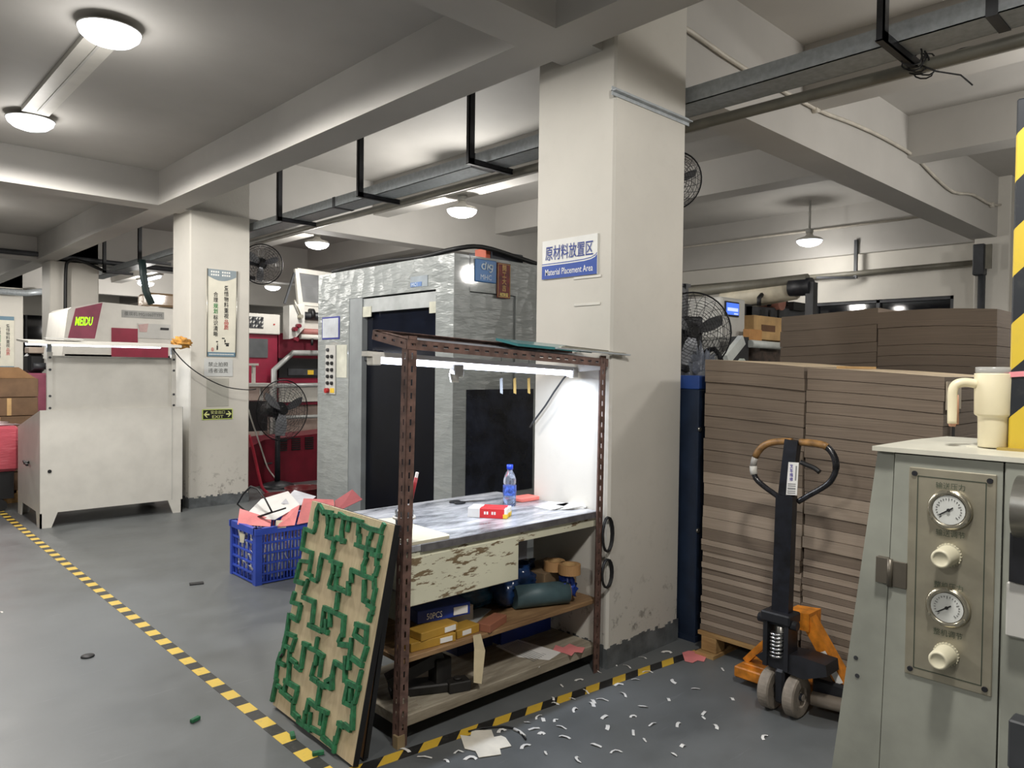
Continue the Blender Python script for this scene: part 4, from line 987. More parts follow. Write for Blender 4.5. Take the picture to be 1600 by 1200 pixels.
m = MB().box((cx0 - .02, cy0 - .02, .345), (cx1 + .02, cy0 + .012, ch)).box((cx0 - .02, cy1 - .012, .345), (cx1 + .02, cy1 + .02, ch)).box((cx0 - .02, cy0, .345), (cx0 + .012, cy1, ch)).box((cx1 - .012, cy0, .345), (cx1 + .02, cy1, ch))
m.build('crate_rim', BLUEC, c)
MB().box((cx0, cy0, .005), (cx1, cy1, .018)).build('crate_floor', BLUEC, c)
MB().prism([(cx0 - .012, 5.10, .33), (cx0 - .012, 5.01, .325), (cx0 - .012, 5.03, .26), (cx0 - .012, 5.09, .255)], (.004, 0, 0)).build('paper_tag', mk('cream tag', (222, 216, 190), .8), c)
# paper waste in and on it
rr = random.Random(5)
m = MB()
for i in range(150):
    x_ = rr.uniform(cx0 + .03, cx1 - .03); z_ = rr.uniform(.03, .28); y_ = cy0 + rr.uniform(.012, .06) if i % 2 else rr.uniform(cy0 + .03, cy1 - .03)
    if i % 2 == 0: x_ = cx0 + rr.uniform(.012, .05) if i % 4 == 0 else x_
    a_ = rr.uniform(-.6, .6); h_ = rr.uniform(.04, .1)
    m.bar((x_, y_, z_), (x_ + math.sin(a_) * h_, y_ + rr.uniform(-.01, .01), z_ + math.cos(a_) * h_), rr.uniform(.015, .05), .002)
for i in range(16):
    x_ = cx0 + .04 + i * .034; m.box((x_, cy0 + .012 + .004 * (i % 3), .03 + rr.uniform(0, .03)), (x_ + rr.uniform(.02, .033), cy0 + .014 + .004 * (i % 3), rr.uniform(.22, .31)))
for i in range(8):
    y_ = cy0 + .03 + i * .042; m.box((cx0 + .012 + .004 * (i % 3), y_, .06 + rr.uniform(0, .05)), (cx0 + .014 + .004 * (i % 3), y_ + rr.uniform(.015, .035), rr.uniform(.16, .28)))
tag(m.build('paper_waste', PAPER), 'white paper strips filling the blue crate', 'paper waste', kind='stuff')
tag(blob((2.5, 5.045, .16), (.25, .17, .15), 3, .1, 24, 14, 3, zmin=.02).build('paper_waste', mk('mixed paper waste', (170, 150, 158), .9, var=.3, vs=30)), 'mixed paper waste packed in the blue crate', 'paper waste', kind='stuff')
def sheet(name, pts, mat, label, cat='card', group='card offcuts on the crate', th=.003):
    p = [Vector(q) for q in pts]; n = (p[1] - p[0]).cross(p[-1] - p[0]).normalized()
    b = MB()
    c0 = sum(p, Vector()) / len(p)
    t_ = [q + n * th for q in p]; k = len(p)
    b.add(p + t_ + [c0 + n * th * 1.2, c0], [(i, (i + 1) % k, 2 * k + 1) for i in range(k)] + [(k + i, 2 * k, k + (i + 1) % k) for i in range(k)] + [(i, k + i, k + (i + 1) % k, (i + 1) % k) for i in range(k)])
    return tag(b.build(name, mat), label, cat, group)
sheet('pink_offcut', [(2.18, 5.10, .38), (2.30, 4.84, .39), (2.36, 4.95, .42), (2.24, 5.2, .47)], PINK, 'pink card flap over the left rim of the crate')
sheet('pink_offcut', [(2.34, 4.82, .385), (2.46, 4.80, .385), (2.56, 4.92, .50), (2.45, 4.95, .44)], PINK, 'pink card standing at the front rim of the crate')
sheet('pink_offcut', [(2.47, 4.79, .39), (2.78, 4.80, .40), (2.85, 4.95, .50), (2.62, 4.98, .53)], PINK, 'largest pink card leaning on the right of the crate')
sheet('pink_offcut', [(2.80, 4.85, .42), (3.02, 4.82, .50), (2.98, 4.9, .57), (2.86, 4.95, .49)], mk('dusky pink card', (178, 96, 100), .7), 'dusky pink card poking out right behind the die board top')
sheet('white_offcut', [(2.24, 5.15, .41), (2.36, 4.90, .42), (2.58, 4.95, .49), (2.60, 5.18, .56), (2.40, 5.2, .52)], PAPER, 'white card folded open on top of the crate')
sheet('white_offcut', [(2.48, 5.05, .50), (2.62, 4.96, .48), (2.76, 5.05, .52), (2.66, 5.2, .56)], mk('cool white card', (214, 214, 220), .8), 'second white card at the back of the crate')
sheet('white_offcut', [(2.33, 4.83, .375), (2.40, 4.81, .375), (2.43, 4.86, .41), (2.36, 4.88, .42)], mk('cream card', (226, 216, 190), .8), 'small cream card at the front rim of the crate')
pts = [onx(px, py, 2.3) for px, py in ((371, 788), (380, 772), (392, 760), (402, 764), (414, 779), (425, 800), (402, 808), (386, 800))]
tag(MB().tube(pts, .007, 6, True).build('plastic_strap', BLK), 'loop of black strapping band standing on the crate', 'strap')
pts = [onx(px, py, 2.31) for px, py in ((404, 808), (424, 801), (446, 794))]
tag(MB().tube(pts, .006, 6).build('plastic_strap', BLK), 'straight end of black strapping band across the white card', 'strap')

# ================================================================== RED PRINTING MACHINE (seen between banner column and booth)
ym = 10.6
Rm = thing('red_machine', 'tall red and white printing machine in the gap right of the banner column', 'printing machine', (5.3, 11, 0))
yb8 = 8.85
MB().box((4.3, 10.5, 0), (6.6, 12.2, .42)).prism([(3.80, yb8, 0), (5.3, yb8, 0), (5.3, yb8, .64), (4.12, yb8, .575), (3.80, yb8, .44)], (0, .5, 0)).build('base_housing', REDD, Rm)
for k_ in range(3):
    m = MB()
    for q in range(6): m.box((4.30 + k_ * .185, yb8 - .01, .42 + q * .028), (4.42 + k_ * .185, yb8, .436 + q * .028))
    m.build('vent_louvres', BLK, Rm)
MB().box((4.12, yb8 - .015, .27), (4.22, yb8, .285)).build('handle', DGREY, Rm)
MB().box((4.3, ym + .1, .42), (6.6, 12, 1.25)).build('lower_unit', mk('grey red unit', (168, 150, 140), .5), Rm)
MB().box((4.2, ym + .02, 1.2), (5.14, 12, 1.97)).build('side_unit', REDP, Rm)
MB().box((4.3, ym, 1.62), (4.98, ym + .03, 1.90)).build('glass_panel', mk('grey window', (96, 98, 100), .15), Rm)
cpn = MB().box((4.2, ym - .05, 1.97), (5.15, 12, 2.27), .01).build('control_panel', PW, Rm)
MB().box((4.64, ym - .06, 2.05), (4.88, ym - .048, 2.22)).build('switch_field', DGREY, cpn)
m = 0
for r_ in range(3):
    for c_ in range(5):
        MB().bar((4.67 + c_ * .045, ym - .07, 2.07 + r_ * .055), (4.69 + c_ * .045, ym - .07, 2.10 + r_ * .055), .016, .02, (0, 1, 0)).build('rotary_switch', PWG if (r_ + c_) % 3 else BLK, cpn)
MB().cyl((5.05, ym - .05, 2.12), (5.05, ym - .065, 2.12), .012, None, 10).build('indicator', mk('indicator red', (190, 40, 40), .4), cpn)
MB().box((5.16, ym + .02, .9), (6.6, 12, 2.0)).build('print_unit', REDP, Rm)
MB().box((5.16, ym, 1.32), (6.6, ym + .03, 1.62)).build('dark_recess', BLK, Rm)
MB().box((5.30, ym - .02, 1.36), (6.6, ym + .02, 1.46)).build('grey_rail', DGREY, Rm)
MB().box((5.62, ym - .03, 1.37), (5.72, ym - .02, 1.44)).build('yellow_label', YELC, Rm)
MB().box((5.16, ym - .02, .95), (6.6, ym + .02, 1.17)).build('white_skirt', PW, Rm)
h = mk('pale tube rail', (176, 178, 176), .35, .2)
MB().tube([(5.03, ym - .1, .40), (5.03, ym - .1, 1.44), (5.33, ym - .1, 1.70), (6.6, ym - .1, 1.72)], .045, 10).tube([(5.03, ym - .1, 1.20), (6.6, ym - .1, 1.22)], .035, 8).tube([(5.03, ym - .1, .72), (6.6, ym - .1, .72)], .03, 8).build('guard_rail', h, Rm)
m = MB()
m.prism([(5.17, ym - .3, 2.40), (5.42, ym - .3, 2.45), (5.42, ym - .3, 2.08), (5.28, ym - .3, 1.93), (5.17, ym - .3, 1.90)], (0, .2, 0))
sp = m.build('roller_bracket', PWG, Rm)
for (x_, z_, mm) in ((5.33, 2.24, ALU), (5.30, 2.10, REDD), (5.24, 2.05, REDD), (5.26, 1.90, REDD)):
    MB().cyl((x_, ym - .30, z_), (x_, ym - .38, z_), .035, .03, 14).build('knob', mm, sp)
MB().cyl((5.33, ym - .34, 2.26), (5.22, ym - .36, 2.48), .012, None, 8).build('lever', ALU, sp)
MB().box((5.42, ym - .15, 2.0), (6.6, ym, 2.42)).build('roller_unit', PW, Rm)
for (z_, r_, mm) in ((2.27, .06, BLKM), (2.03, .045, mk('rose roller', (170, 110, 104), .5)), (1.95, .04, PW)):
    MB().cyl((5.40, ym - .2, z_), (6.6, ym - .2, z_), r_, None, 14).build('roller', mm, Rm)
for x_ in (5.55, 5.75, 5.95):
    MB().cyl((x_, ym - .2, 2.30), (x_ + .06, ym - .2, 2.30), .085, None, 14).build('nip_wheel', BLK, Rm)
    MB().cyl((x_ + .02, ym - .25, 1.92), (x_ + .02, ym - .25, 1.82), .02, None, 8).build('clamp_screw', BLK, Rm)
m = MB()
m.prism([(5.42, ym - .1, 2.44), (5.50, ym - .1, 2.44), (5.42, ym - .1, 2.98), (5.36, ym - .1, 2.98)], (0, .05, 0)).bar((5.40, ym - .08, 2.96), (6.6, ym - .08, 2.92), .05, .07).bar((5.45, ym - .08, 2.46), (6.6, ym - .08, 2.45), .05, .05)
m.build('guard_frame', PW, Rm)
MB().prism([(5.48, ym - .07, 2.47), (6.55, ym - .07, 2.47), (6.55, ym - .07, 2.9), (5.42, ym - .07, 2.93)], (0, .01, 0)).build('guard_glass', mk('smoky guard', (150, 152, 154), .2, alpha=.5), Rm)
MB().bar((5.2, ym - .08, 2.44), (5.36, ym - .08, 2.92), .03, .03).build('gas_strut', DGREY, Rm)
MB().box((4.4, ym - .6, .4), (5.0, ym - .25, .44)).box((4.35, ym - .6, 0), (4.40, ym - .55, .9)).box((4.9, ym - .6, 0), (4.95, ym - .55, .85)).build('feed_table', PWG, Rm)
# small grey stand beside it
for x_, y_ in ((4.2, 9.6), (4.55, 9.6), (4.2, 9.9), (4.55, 9.9)): MB().box((x_, y_, 0), (x_ + .035, y_ + .035, 1.35 if x_ < 4.3 else 1.22)).build('stand_leg', PWG, Rm)
MB().box((4.15, 9.55, 1.22), (4.62, 9.95, 1.26)).build('stand_top', PWG, Rm); MB().box((4.15, 9.58, .62), (4.5, 9.9, 1.02)).build('dark_box', BLK, Rm)
MB().box((4.12, 9.55, 1.50), (4.36, 9.9, 1.53)).box((4.12, 9.60, 1.26), (4.16, 9.64, 1.50)).box((4.30, 9.60, 1.26), (4.34, 9.64, 1.50)).build('raised_shelf', PW, Rm)
pts = [ony(px, py, 8.75) for px, py in ((388, 640), (396, 665), (408, 700), (418, 730), (432, 750), (441, 765))]
tag(MB().tube(smooth(pts), .009, 6).build('white_cable', PW), 'thin white cable sagging beside the banner column towards the pedestal fan', 'cable')
pts = [ony(px, py, 8.3) for px, py in ((389, 680), (396, 705), (405, 745), (412, 765), (430, 778))]
tag(MB().tube(smooth(pts), .018, 8).build('red_hose', mk('red hose', (168, 36, 56), .4)), 'thin dark red hose curving down behind the banner column', 'hose')

# ------------------------------------------------------------------ fans
def fan(name, label, c, axis, R, depth=.16, pole=None, blades=3, group=None, rings=9, mat=BLKM, base=.30):
    """wire-caged fan; axis points out of the front of the cage"""
    c = Vector(c); ax = Vector(axis).normalized()
    t = thing(name, label, 'fan', pole if pole else c, group)
    tt = Vector((0, 0, 1)); x = tt.cross(ax).normalized(); y = ax.cross(x)
    for sgn, nm in ((1, 'front_cage'), (-1, 'rear_cage')):
        m = MB()
        for k in range(1, rings + 1):
            r = R * k / rings; h = sgn * depth * .5 * (1 - (k / rings) ** 3)
            m.tube([c + ax * h + (x * math.cos(q) + y * math.sin(q)) * r for q in [2 * PI * i / 36 for i in range(36)]], .0018 if k < rings else .007, 4, True)
        for i in range(20):
            q0 = 2 * PI * i / 20; pts = []
            for k in range(2, rings + 1):
                q = q0 + .8 * (1 - k / rings) * sgn; r = R * k / rings; pts.append(c + ax * (sgn * depth * .5 * (1 - (k / rings) ** 3)) + (x * math.cos(q) + y * math.sin(q)) * r)
            m.tube(pts, .0018, 4)
        m.build(nm, mat, t)
    MB().cyl(c + ax * .035, c - ax * .05, R * .14, R * .14, 18).build('hub', BLK, t)
    for i in range(blades):
        q = 2 * PI * i / blades + .4; m = MB(); vs = []
        for k in range(6):
            r = R * (.13 + .72 * k / 5); wdt = R * (.14 + .2 * math.sin(PI * k / 6))
            for s_ in (-1, 1):
                a = q + s_ * wdt / max(r, .05) * .5
                vs.append(c + (x * math.cos(a) + y * math.sin(a)) * r + ax * (s_ * .03))
        m.add(vs, [(2 * k, 2 * k + 1, 2 * k + 3, 2 * k + 2) for k in range(5)], True)
        m.build('blade', mk('steel blade', (120, 122, 126), .4, .5) if mat is BLKM else mat, t)
    MB().cyl(c - ax * .05, c - ax * (.05 + R * .75), R * .28, R * .24, 20).build('motor', BLK, t)
    if pole:
        p = Vector(pole)
        MB().cyl((p.x, p.y, .05), (p.x, p.y, c.z - .02), .035, .03, 14).build('pole', BLKM, t)
        MB().lathe((p.x, p.y, 0), [(base, 0), (base, .03), (base * .83, .05), (.05, .08), (0, .08)], 28).build('base', BLKM, t)
    return t
fc_ = ony(440, 641, 8.52)
fan('pedestal_fan', 'black pedestal fan with wire cage in front of the red machine', fc_ + Vector((0, -.03, 0)), (.18, -1, 0), .37, .14, (fc_.x, 8.62, 0), rings=12, base=.2)
lf = EYE + _ray(409, 413) * 8.9
t = fan('wall_fan', 'black wall fan high behind the banner column', lf, (-.35, -.85, -.25), .24, .14)
MB().bar((3.49, 8.35, lf.z), (lf.x, lf.y + .1, lf.z), .04, .04).build('bracket_arm', BLKM, t)
t = fan('wall_fan', 'black wall fan high on the right behind the main column', (4.34, 2.99, 2.81), (-.55, -.72, -.3), .195, .13, rings=11)
MB().bar((3.48, 2.80, 2.82), (4.38, 3.14, 2.84), .04, .04).build('bracket_arm', BLKM, t)
# ------------------------------------------------------------------ two dark red drums
DRM = mk('dark red drum', (92, 20, 26), .28, var=.1)
for (px, py, y_, lb) in ((442, 774, 7.3, 'dark red drum standing just behind the crate'), (474, 762, 7.7, 'dark red drum farther back beside the grey booth')):
    z_ = .33 if y_ < 7.5 else .25
    p = onz(px, py, z_)
    t = thing('red_drum', lb, 'drum', (p.x, p.y, 0), 'dark red drums behind the crate')
    MB().lathe((p.x, p.y, 0), [(0, .01), (.15, 0), (.165, .02), (.175, .15), (.17, .16), (.18, z_ - .02), (.185, z_), (.172, z_), (.165, z_ - .03), (0, z_ - .06)], 30).build('drum_body', DRM, t)
    MB().tube([(p.x + .183 * math.cos(q * PI / 14), p.y + .183 * math.sin(q * PI / 14), z_) for q in range(28)], .008, 6, True).build('rim', DRM, t)
p = onz(436, 762, .35)

# ================================================================== LAMINATING MACHINE far left
yl = 11.0
L = thing('laminating_machine', 'white laminating machine with wine red stripe and glowing green lettering', 'laminating machine', (3.2, 11.6, 0))
Lp = lambda px, py: ony(px, py, yl)
prof = [Lp(96, 560), Lp(106, 484), Lp(112, 480), Lp(160, 472), Lp(281, 484), Lp(281, 560)]
MB().prism([(p.x, yl, p.z) for p in prof], (0, 1.05, 0)).build('hood', PW, L)
q = [Lp(106, 528), Lp(118, 482), Lp(160, 473), Lp(148, 529)]
MB().prism([(p.x, yl - .006, p.z) for p in q], (0, .008, 0)).build('wine_stripe', mk('wine red stripe', (146, 66, 88), .4), L)
LG = mk('green led', (150, 240, 20), .5, emit=1.6, ecol=(150, 245, 20))
p = Lp(131, 502)
o = text('MEIDU', (p.x, yl - .012, p.z), (1, 0, .04), (.12, 0, 1), .20, .115, LG, L, bold=.02)
MB().box((p.x - .1, yl - .016, p.z - .002), (p.x + .1, yl - .013, p.z + .002)).build('lettering_gap', mk('wine red stripe', (146, 66, 88), .4), L)
a, b_ = Lp(190, 483), Lp(256, 499)
MB().box((a.x, yl - .008, b_.z), (b_.x, yl, a.z - .01)).build('name_plate', mk('grey name plate', (156, 156, 152), .5), L)
text('覆膜机 MG1060TYM', ((a.x + b_.x) / 2, yl - .010, (a.z + b_.z) / 2), RX, UP, (b_.x - a.x) * .88, .055, INKGR, L)
a, b_ = Lp(174, 512), Lp(215, 560)
MB().box((a.x, yl - .01, b_.z), (b_.x, yl, a.z)).build('red_door', REDP, L)
a, b_ = Lp(215, 505), Lp(266, 530)
MB().box((a.x, yl - .012, b_.z), (b_.x, yl, a.z)).build('grey_door', PWG, L)
a = Lp(256, 514); MB().box((a.x - .05, yl - .025, a.z - .015), (a.x + .06, yl - .012, a.z + .015)).build('door_handle', BLK, L)
a = Lp(224, 512); MB().prism([(a.x - .05, yl - .02, a.z - .06), (a.x + .04, yl - .02, a.z - .06), (a.x + .06, yl - .02, a.z + .06), (a.x - .07, yl - .02, a.z + .04)], (0, .01, 0)).build('pink_label', mk('pale rose label', (200, 170, 166), .7), L)
MB().box((2.4, yl, .0), (3.72, 12.05, 1.62)).build('lower_body', PWG, L)
a, b_ = Lp(174, 538), Lp(215, 562); MB().box((a.x, yl - .012, 1.2), (b_.x + .4, yl, a.z)).build('lower_red_panel', REDP, L)
p = ony(254, 465, 11.3)
tag(MB().box((p.x - .22, 11.2, 2.325), (p.x + .2, 11.7, 2.52), .03).build('wrapped_parcel', m_film('wrapped brown film', (140, 116, 88), .3)), 'brown parcel in shiny bubble wrap on top of the laminating machine', 'parcel')

# ------------------------------------------------------------------ cartons, wrapped bale and dark machine far left
rows = [(1.13, 1.33, ((.35, .95), (.98, 1.80))), (.93, 1.125, ((.30, 1.25), (1.27, 1.80))), (.73, .925, ((.35, 1.05), (1.07, 1.80))), (.53, .725, ((.4, 1.1), (1.12, 1.80))), (.33, .525, ((.4, 1.05), (1.07, 1.8))), (.13, .325, ((.35, 1.0), (1.02, 1.8)))]
nm = ('top', 'second', 'third', 'fourth', 'fifth', 'lowest')
for r_, (z0_, z1_, xs_) in enumerate(rows):
    for c_, (xa, xb) in enumerate(xs_):
        t = thing('brown_carton', '%s carton in the %s row left of the inspection table' % ('outer brown' if c_ == 0 else 'inner brown', nm[r_]), 'carton', (xa, 9.6, z0_), 'cartons left of the inspection table')
        MB().box((xa, 9.4 + .01 * (r_ % 2), z0_), (xb, 10.0, z1_), .006).build('carton', mk('carton brown', (116, 90, 66), .8, var=.06), t)
        MB().box(((xa + xb) / 2 - .02, 9.396 + .01 * (r_ % 2), z0_ + .005), ((xa + xb) / 2 + .02, 9.402 + .01 * (r_ % 2), z1_ - .005)).build('tape', KRAFTL, t)
t = thing('open_carton', 'open carton with raised flaps on top of the stack left of the inspection table', 'carton', (1.3, 9.6, 1.332))
MB().prism([(.9, 9.42, 1.332), (1.78, 9.42, 1.332), (1.62, 9.40, 1.45), (.9, 9.40, 1.45)], (0, .008, 0)).box((.9, 9.43, 1.332), (1.78, 9.95, 1.34)).build('flap', KRAFT, t)
t = thing('wood_pallet', 'wooden pallet under the carton stack at far left', 'pallet', (1.0, 9.7, 0))
for i in range(6): MB().box((.3 + .26 * i, 9.4, .10), (.5 + .26 * i, 10.1, .128)).build('slat', PALW, t)
for y_ in (9.4, 9.7, 10.0): MB().box((.3, y_, 0), (1.8, y_ + .1, .10)).build('skid', PALW, t)
t = thing('pink_bale', 'pink bale under glossy film on a black dolly beside the inspection table', 'bale', (1.1, 9.0, 0))
MB().box((.2, 8.9, .40), (1.54, 9.3, .86), .03).build('bale_body', m_film('pink under film', (190, 82, 94), .3), t)
blob((.9, 9.08, .87), (.62, .2, .05), 6, .3, 26, 12).build('film_top', m_film('crumpled film', (214, 190, 190), .25), t)
MB().box((.3, 8.95, .12), (1.5, 9.25, .40)).cyl((1.38, 8.92, .06), (1.38, 9.2, .06), .06, None, 14).cyl((.5, 8.92, .06), (.5, 9.2, .06), .06, None, 14).build('dolly', BLK, t)
t = thing('wine_machine', 'wine coloured machine panel behind the cartons at far left', 'machine', (2.1, 12.4, 0))
wa, wb = ony(40, 583, 12.4), ony(76, 600, 12.4)
MB().box((wa.x, 12.4, 0), (wb.x, 13.1, wa.z), .02).build('machine_body', mk('wine panel', (150, 78, 98), .5), t)
da, db = ony(44, 552, 12.55), ony(70, 582, 12.55)
MB().box((da.x, 12.55, wa.z), (db.x, 12.9, da.z), .04).build('dark_unit', BLK, t)
MB().cyl((da.x + .05, 12.5, wa.z + .1), (db.x, 12.5, wa.z + .1), .05, None, 14).build('roller', DGREY, t)
MB().box((da.x, 12.5, da.z), (db.x, 12.8, da.z + .09), .01).build('pale_cover', mk('beige cover', (176, 160, 146), .6), t)

# ================================================================== CARD STACKS
pal = thing('wood_pallet', 'wooden pallet under the front card stack by the pallet truck', 'pallet', (3.9, 1.55, 0))
for y_ in (.97, 1.50, 2.06):
    for x_ in (3.44, 3.92, 4.4): MB().box((x_, y_, .018), (x_ + .09, y_ + .09, .098), .004).build('block', PALW, pal)
    MB().box((3.40, y_ - .01, 0), (4.5, y_ + .10, .018)).build('runner', PALW, pal)
for i in range(7): MB().box((3.44 + i * .155, .96, .099), (3.55 + i * .155, 2.17, .118)).build('deck_board', PALW, pal)
ORD = ['first', 'second', 'third', 'fourth', 'fifth', 'sixth', 'seventh', 'eighth', 'ninth', 'tenth', 'eleventh', 'twelfth', 'thirteenth', 'fourteenth', 'fifteenth', 'sixteenth', 'seventeenth', 'eighteenth', 'nineteenth', 'twentieth',
       'twenty first', 'twenty second', 'twenty third', 'twenty fourth', 'twenty fifth', 'twenty sixth', 'twenty seventh', 'twenty eighth', 'twenty ninth', 'thirtieth', 'thirty first', 'thirty second', 'thirty third', 'thirty fourth', 'thirty fifth']
def stack(x0, x1, y0, y1, zs, where, tilt, rnd, mats, zref, bulge=.0):
    n = len(zs) - 1
    for i in range(n):
        a, b = zs[i], zs[i + 1]; j = rnd.uniform(-.006, .006); k = rnd.uniform(-.004, .004)
        N = 4
        vs = []; g = .0022
        for x in (x0 + j, x1 + j):
            for q in range(N + 1):
                y = y0 + k + (y1 - y0) * q / N; f = (q / N)
                sag = lambda z: -tilt * (z / zref) * (1 - f) ** 1.3 + bulge * math.sin(PI * f) * (z / zref)
                vs += [(x, y, a + sag(a) + g), (x, y, b + sag(b))]
        fs = []; M_ = 2 * (N + 1)
        for q in range(N):
            o_ = 2 * q
            fs += [(o_, o_ + 1, o_ + 3, o_ + 2), (M_ + o_, M_ + o_ + 2, M_ + o_ + 3, M_ + o_ + 1), (o_ + 1, M_ + o_ + 1, M_ + o_ + 3, o_ + 3), (o_, o_ + 2, M_ + o_ + 2, M_ + o_)]
        fs += [(0, M_, M_ + 1, 1), (2 * N, 2 * N + 1, M_ + 2 * N + 1, M_ + 2 * N)]
        top = i == n - 1
        mb = MB().add(vs, fs)
        if top: mb.mi = [1 if fi in [2 + 4 * q for q in range(N)] else 0 for fi in range(len(fs))]
        o = mb.build('card_bundle', [mats[i], CARDT])
        tag(o, 'brown card bundle, %s from the top of the %s' % (ORD[n - 1 - i], where), 'card bundle', 'card bundles in the ' + where)
rd = random.Random(21)
low = [.1185 + .0305 * i for i in range(17)]
hi_ = [low[-1] + (1.563 - low[-1]) * (i + 1) / 16 for i in range(16)]
mats = [CARD_A if i % 2 else CARD_B for i in range(16)] + [CARD_A if i % 3 else CARD_B for i in range(6)] + [CARD_B] * 10
stack(3.46, 4.40, 1.622, 2.165, low + hi_, 'front left stack', .036, rd, mats, 1.56)
hi2 = [low[-1] + (1.524 - low[-1]) * (i + 1) / 17 for i in range(17)]
stack(3.462, 4.40, 1.02, 1.612, low + hi2, 'front right stack', .036, rd, mats + [CARD_B], 1.56)
# white corner tabs and a black strip painting the shadow gap on the near end of the front right stack
for i, x_ in enumerate((3.475, 3.60)):
    tag(MB().box((x_, 1.012, 1.35), (x_ + .07, 1.016, 1.47)).build('corner_tab', mk('pale card tab', (196, 182, 160), .8)), ('pale card tab folded down the near end of the front right stack, left one', 'pale card tab folded down the near end of the front right stack, right one')[i], 'card tab')
tag(MB().box((3.555, 1.010, .3), (3.585, 1.013, 1.42)).build('painted_shadow_gap', BLK), 'black strip painted as shadow gap down the near end of the front right stack', 'strap')
tag(MB().bar((3.7, 1.55, 1.528), (3.95, 1.50, 1.528), .05, .012).build('card_scrap', KRAFTL), 'small card scrap lying on top of the front stacks', 'scrap')
low = [.15 + .0605 * i for i in range(26)]
zsb = low + [1.743, 1.858]
zsb[-3:] = [zsb[-4] + .06, 1.765, 1.862]
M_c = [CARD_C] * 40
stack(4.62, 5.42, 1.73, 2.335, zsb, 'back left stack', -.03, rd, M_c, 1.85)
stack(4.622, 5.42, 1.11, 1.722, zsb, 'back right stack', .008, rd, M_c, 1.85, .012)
pal = thing('wood_pallet', 'wooden pallet hidden under the back card stacks', 'pallet', (5, 1.7, 0))
for y_ in (1.12, 1.68, 2.24):
    MB().box((4.62, y_, 0), (5.45, y_ + .09, .12)).build('skid', PALW, pal)
for i in range(5): MB().box((4.62 + i * .17, 1.11, .12), (4.74 + i * .17, 2.335, .148)).build('deck_board', PALW, pal)

# ================================================================== MACHINES BEHIND THE STACKS
t = thing('navy_machine_post', 'dark navy steel machine post with blue cap between main column and card stack', 'machine post', (3.7, 2.4, 0))
MB().box((3.55, 2.26, .02), (3.83, 2.52, 1.40), .006).box((3.54, 2.25, 0), (3.84, 2.53, .03)).build('post_body', NAVY, t)
MB().box((3.55, 2.26, 1.40), (3.83, 2.52, 1.475), .004).build('blue_cap', mk('blue cap paint', (40, 72, 140), .5), t)
MB().cyl((3.56, 2.262, 1.18), (3.56, 2.252, 1.18), .012, None, 10).cyl((3.56, 2.262, .62), (3.56, 2.252, .62), .012, None, 10).build('bolt', STEEL, t)
for z0_, z1_ in ((1.30, 1.56), (.92, 1.12)):
    MB().bar((3.70, 2.24, z0_), (3.92, 2.20, z1_), .035, .05).build('diagonal_brace', mk('pale green steel', (176, 184, 176), .45), t)
MB().bar((3.66, 2.25, .30), (3.78, 2.22, .52), .03, .03).box((3.655, 2.235, .05), (3.68, 2.26, .32)).build('lower_brace', mk('grey brace', (96, 94, 96), .5), t)
fc2 = EYE + _ray(1082, 519) * 4.9
FAN2 = t = fan('pedestal_fan', 'large black wire fan on a pole just right of the main column', fc2, (-.62, -.78, 0), .262, .16, (fc2.x + .10, fc2.y + .12, 0), rings=14, base=.24)
c = Vector((fc2.x + .12, fc2.y + .14, fc2.z))
MB().box(c + Vector((-.10, -.10, -.12)), c + Vector((.12, .12, .11)), .01, Matrix.Rotation(.67, 3, 'Z')).build('motor_box', BLKM, t)
MB().bar(c + Vector((0, 0, .1)), c + Vector((0, 0, .34)), .03, .03).bar(c + Vector((-.12, .02, .33)), c + Vector((.05, 0, .33)), .02, .02).build('top_rod', BLKM, t)
p = EYE + _ray(1097, 585) * 4.5
tag(blob(p, (.06, .06, .13), 12, 1.1, 30, 22, 4).build('plastic_bag', mk('smoky clear bag', (120, 126, 138), .15, var=.2, alpha=.55, bump=.6, bs=20)), 'clear plastic bag hanging below the fan right of the main column', 'bag')
# control cabinet with screen
t = thing('control_cabinet', 'pale grey control cabinet with a lit blue screen behind the card stack', 'control cabinet', (6.3, 4.0, 0))
k0 = onx(1128, 463, 6.0); y0_ = k0.y
MB().box((6.0, y0_, 1.80), (6.42, y0_ + .42, k0.z), .015).build('screen_box', PWG, t)
MB().box((6.0, y0_ + .02, 0), (6.36, y0_ + .40, 1.80), .01).build('pedestal', mk('mid grey cabinet', (140, 140, 136), .5), t)
s0 = ony(1132, 470, y0_); s1 = ony(1153, 496, y0_)
MB().box((s0.x, y0_ - .012, s1.z - .0), (s1.x, y0_, s0.z), .003).build('screen_bezel', BLK, t)
SCR = mk('screen blue', (70, 120, 230), .4, emit=.9, ecol=(70, 110, 230)); SCW = mk('screen pale', (200, 210, 235), .4, emit=.8, ecol=(190, 205, 240))
w_ = s1.x - s0.x; h_ = s0.z - s1.z
MB().box((s0.x + .02 * w_ + .01, y0_ - .015, s1.z + .12 * h_), (s1.x - .01, y0_ - .012, s0.z - .1 * h_)).build('screen', SCR, t)
MB().box((s0.x + .03, y0_ - .018, s1.z + .36 * h_), (s1.x - .03, y0_ - .0152, s1.z + .58 * h_)).box((s0.x + .6 * w_, y0_ - .018, s1.z + .16 * h_), (s1.x - .03, y0_ - .0152, s1.z + .24 * h_)).build('screen_fields', SCW, t)
t = thing('folding_machine', 'dark folding machine with long pale rollers behind the card stacks', 'machine', (7, 4, 0))
ymm = 3.9
a, b_ = ony(1166, 478, ymm), ony(1276, 492, ymm)
MB().prism([(a.x, ymm, a.z), (b_.x, ymm, b_.z + .05), (b_.x, ymm, b_.z - .14), (a.x, ymm, a.z - .12)], (0, .12, 0)).build('top_beam', DGREY, t)
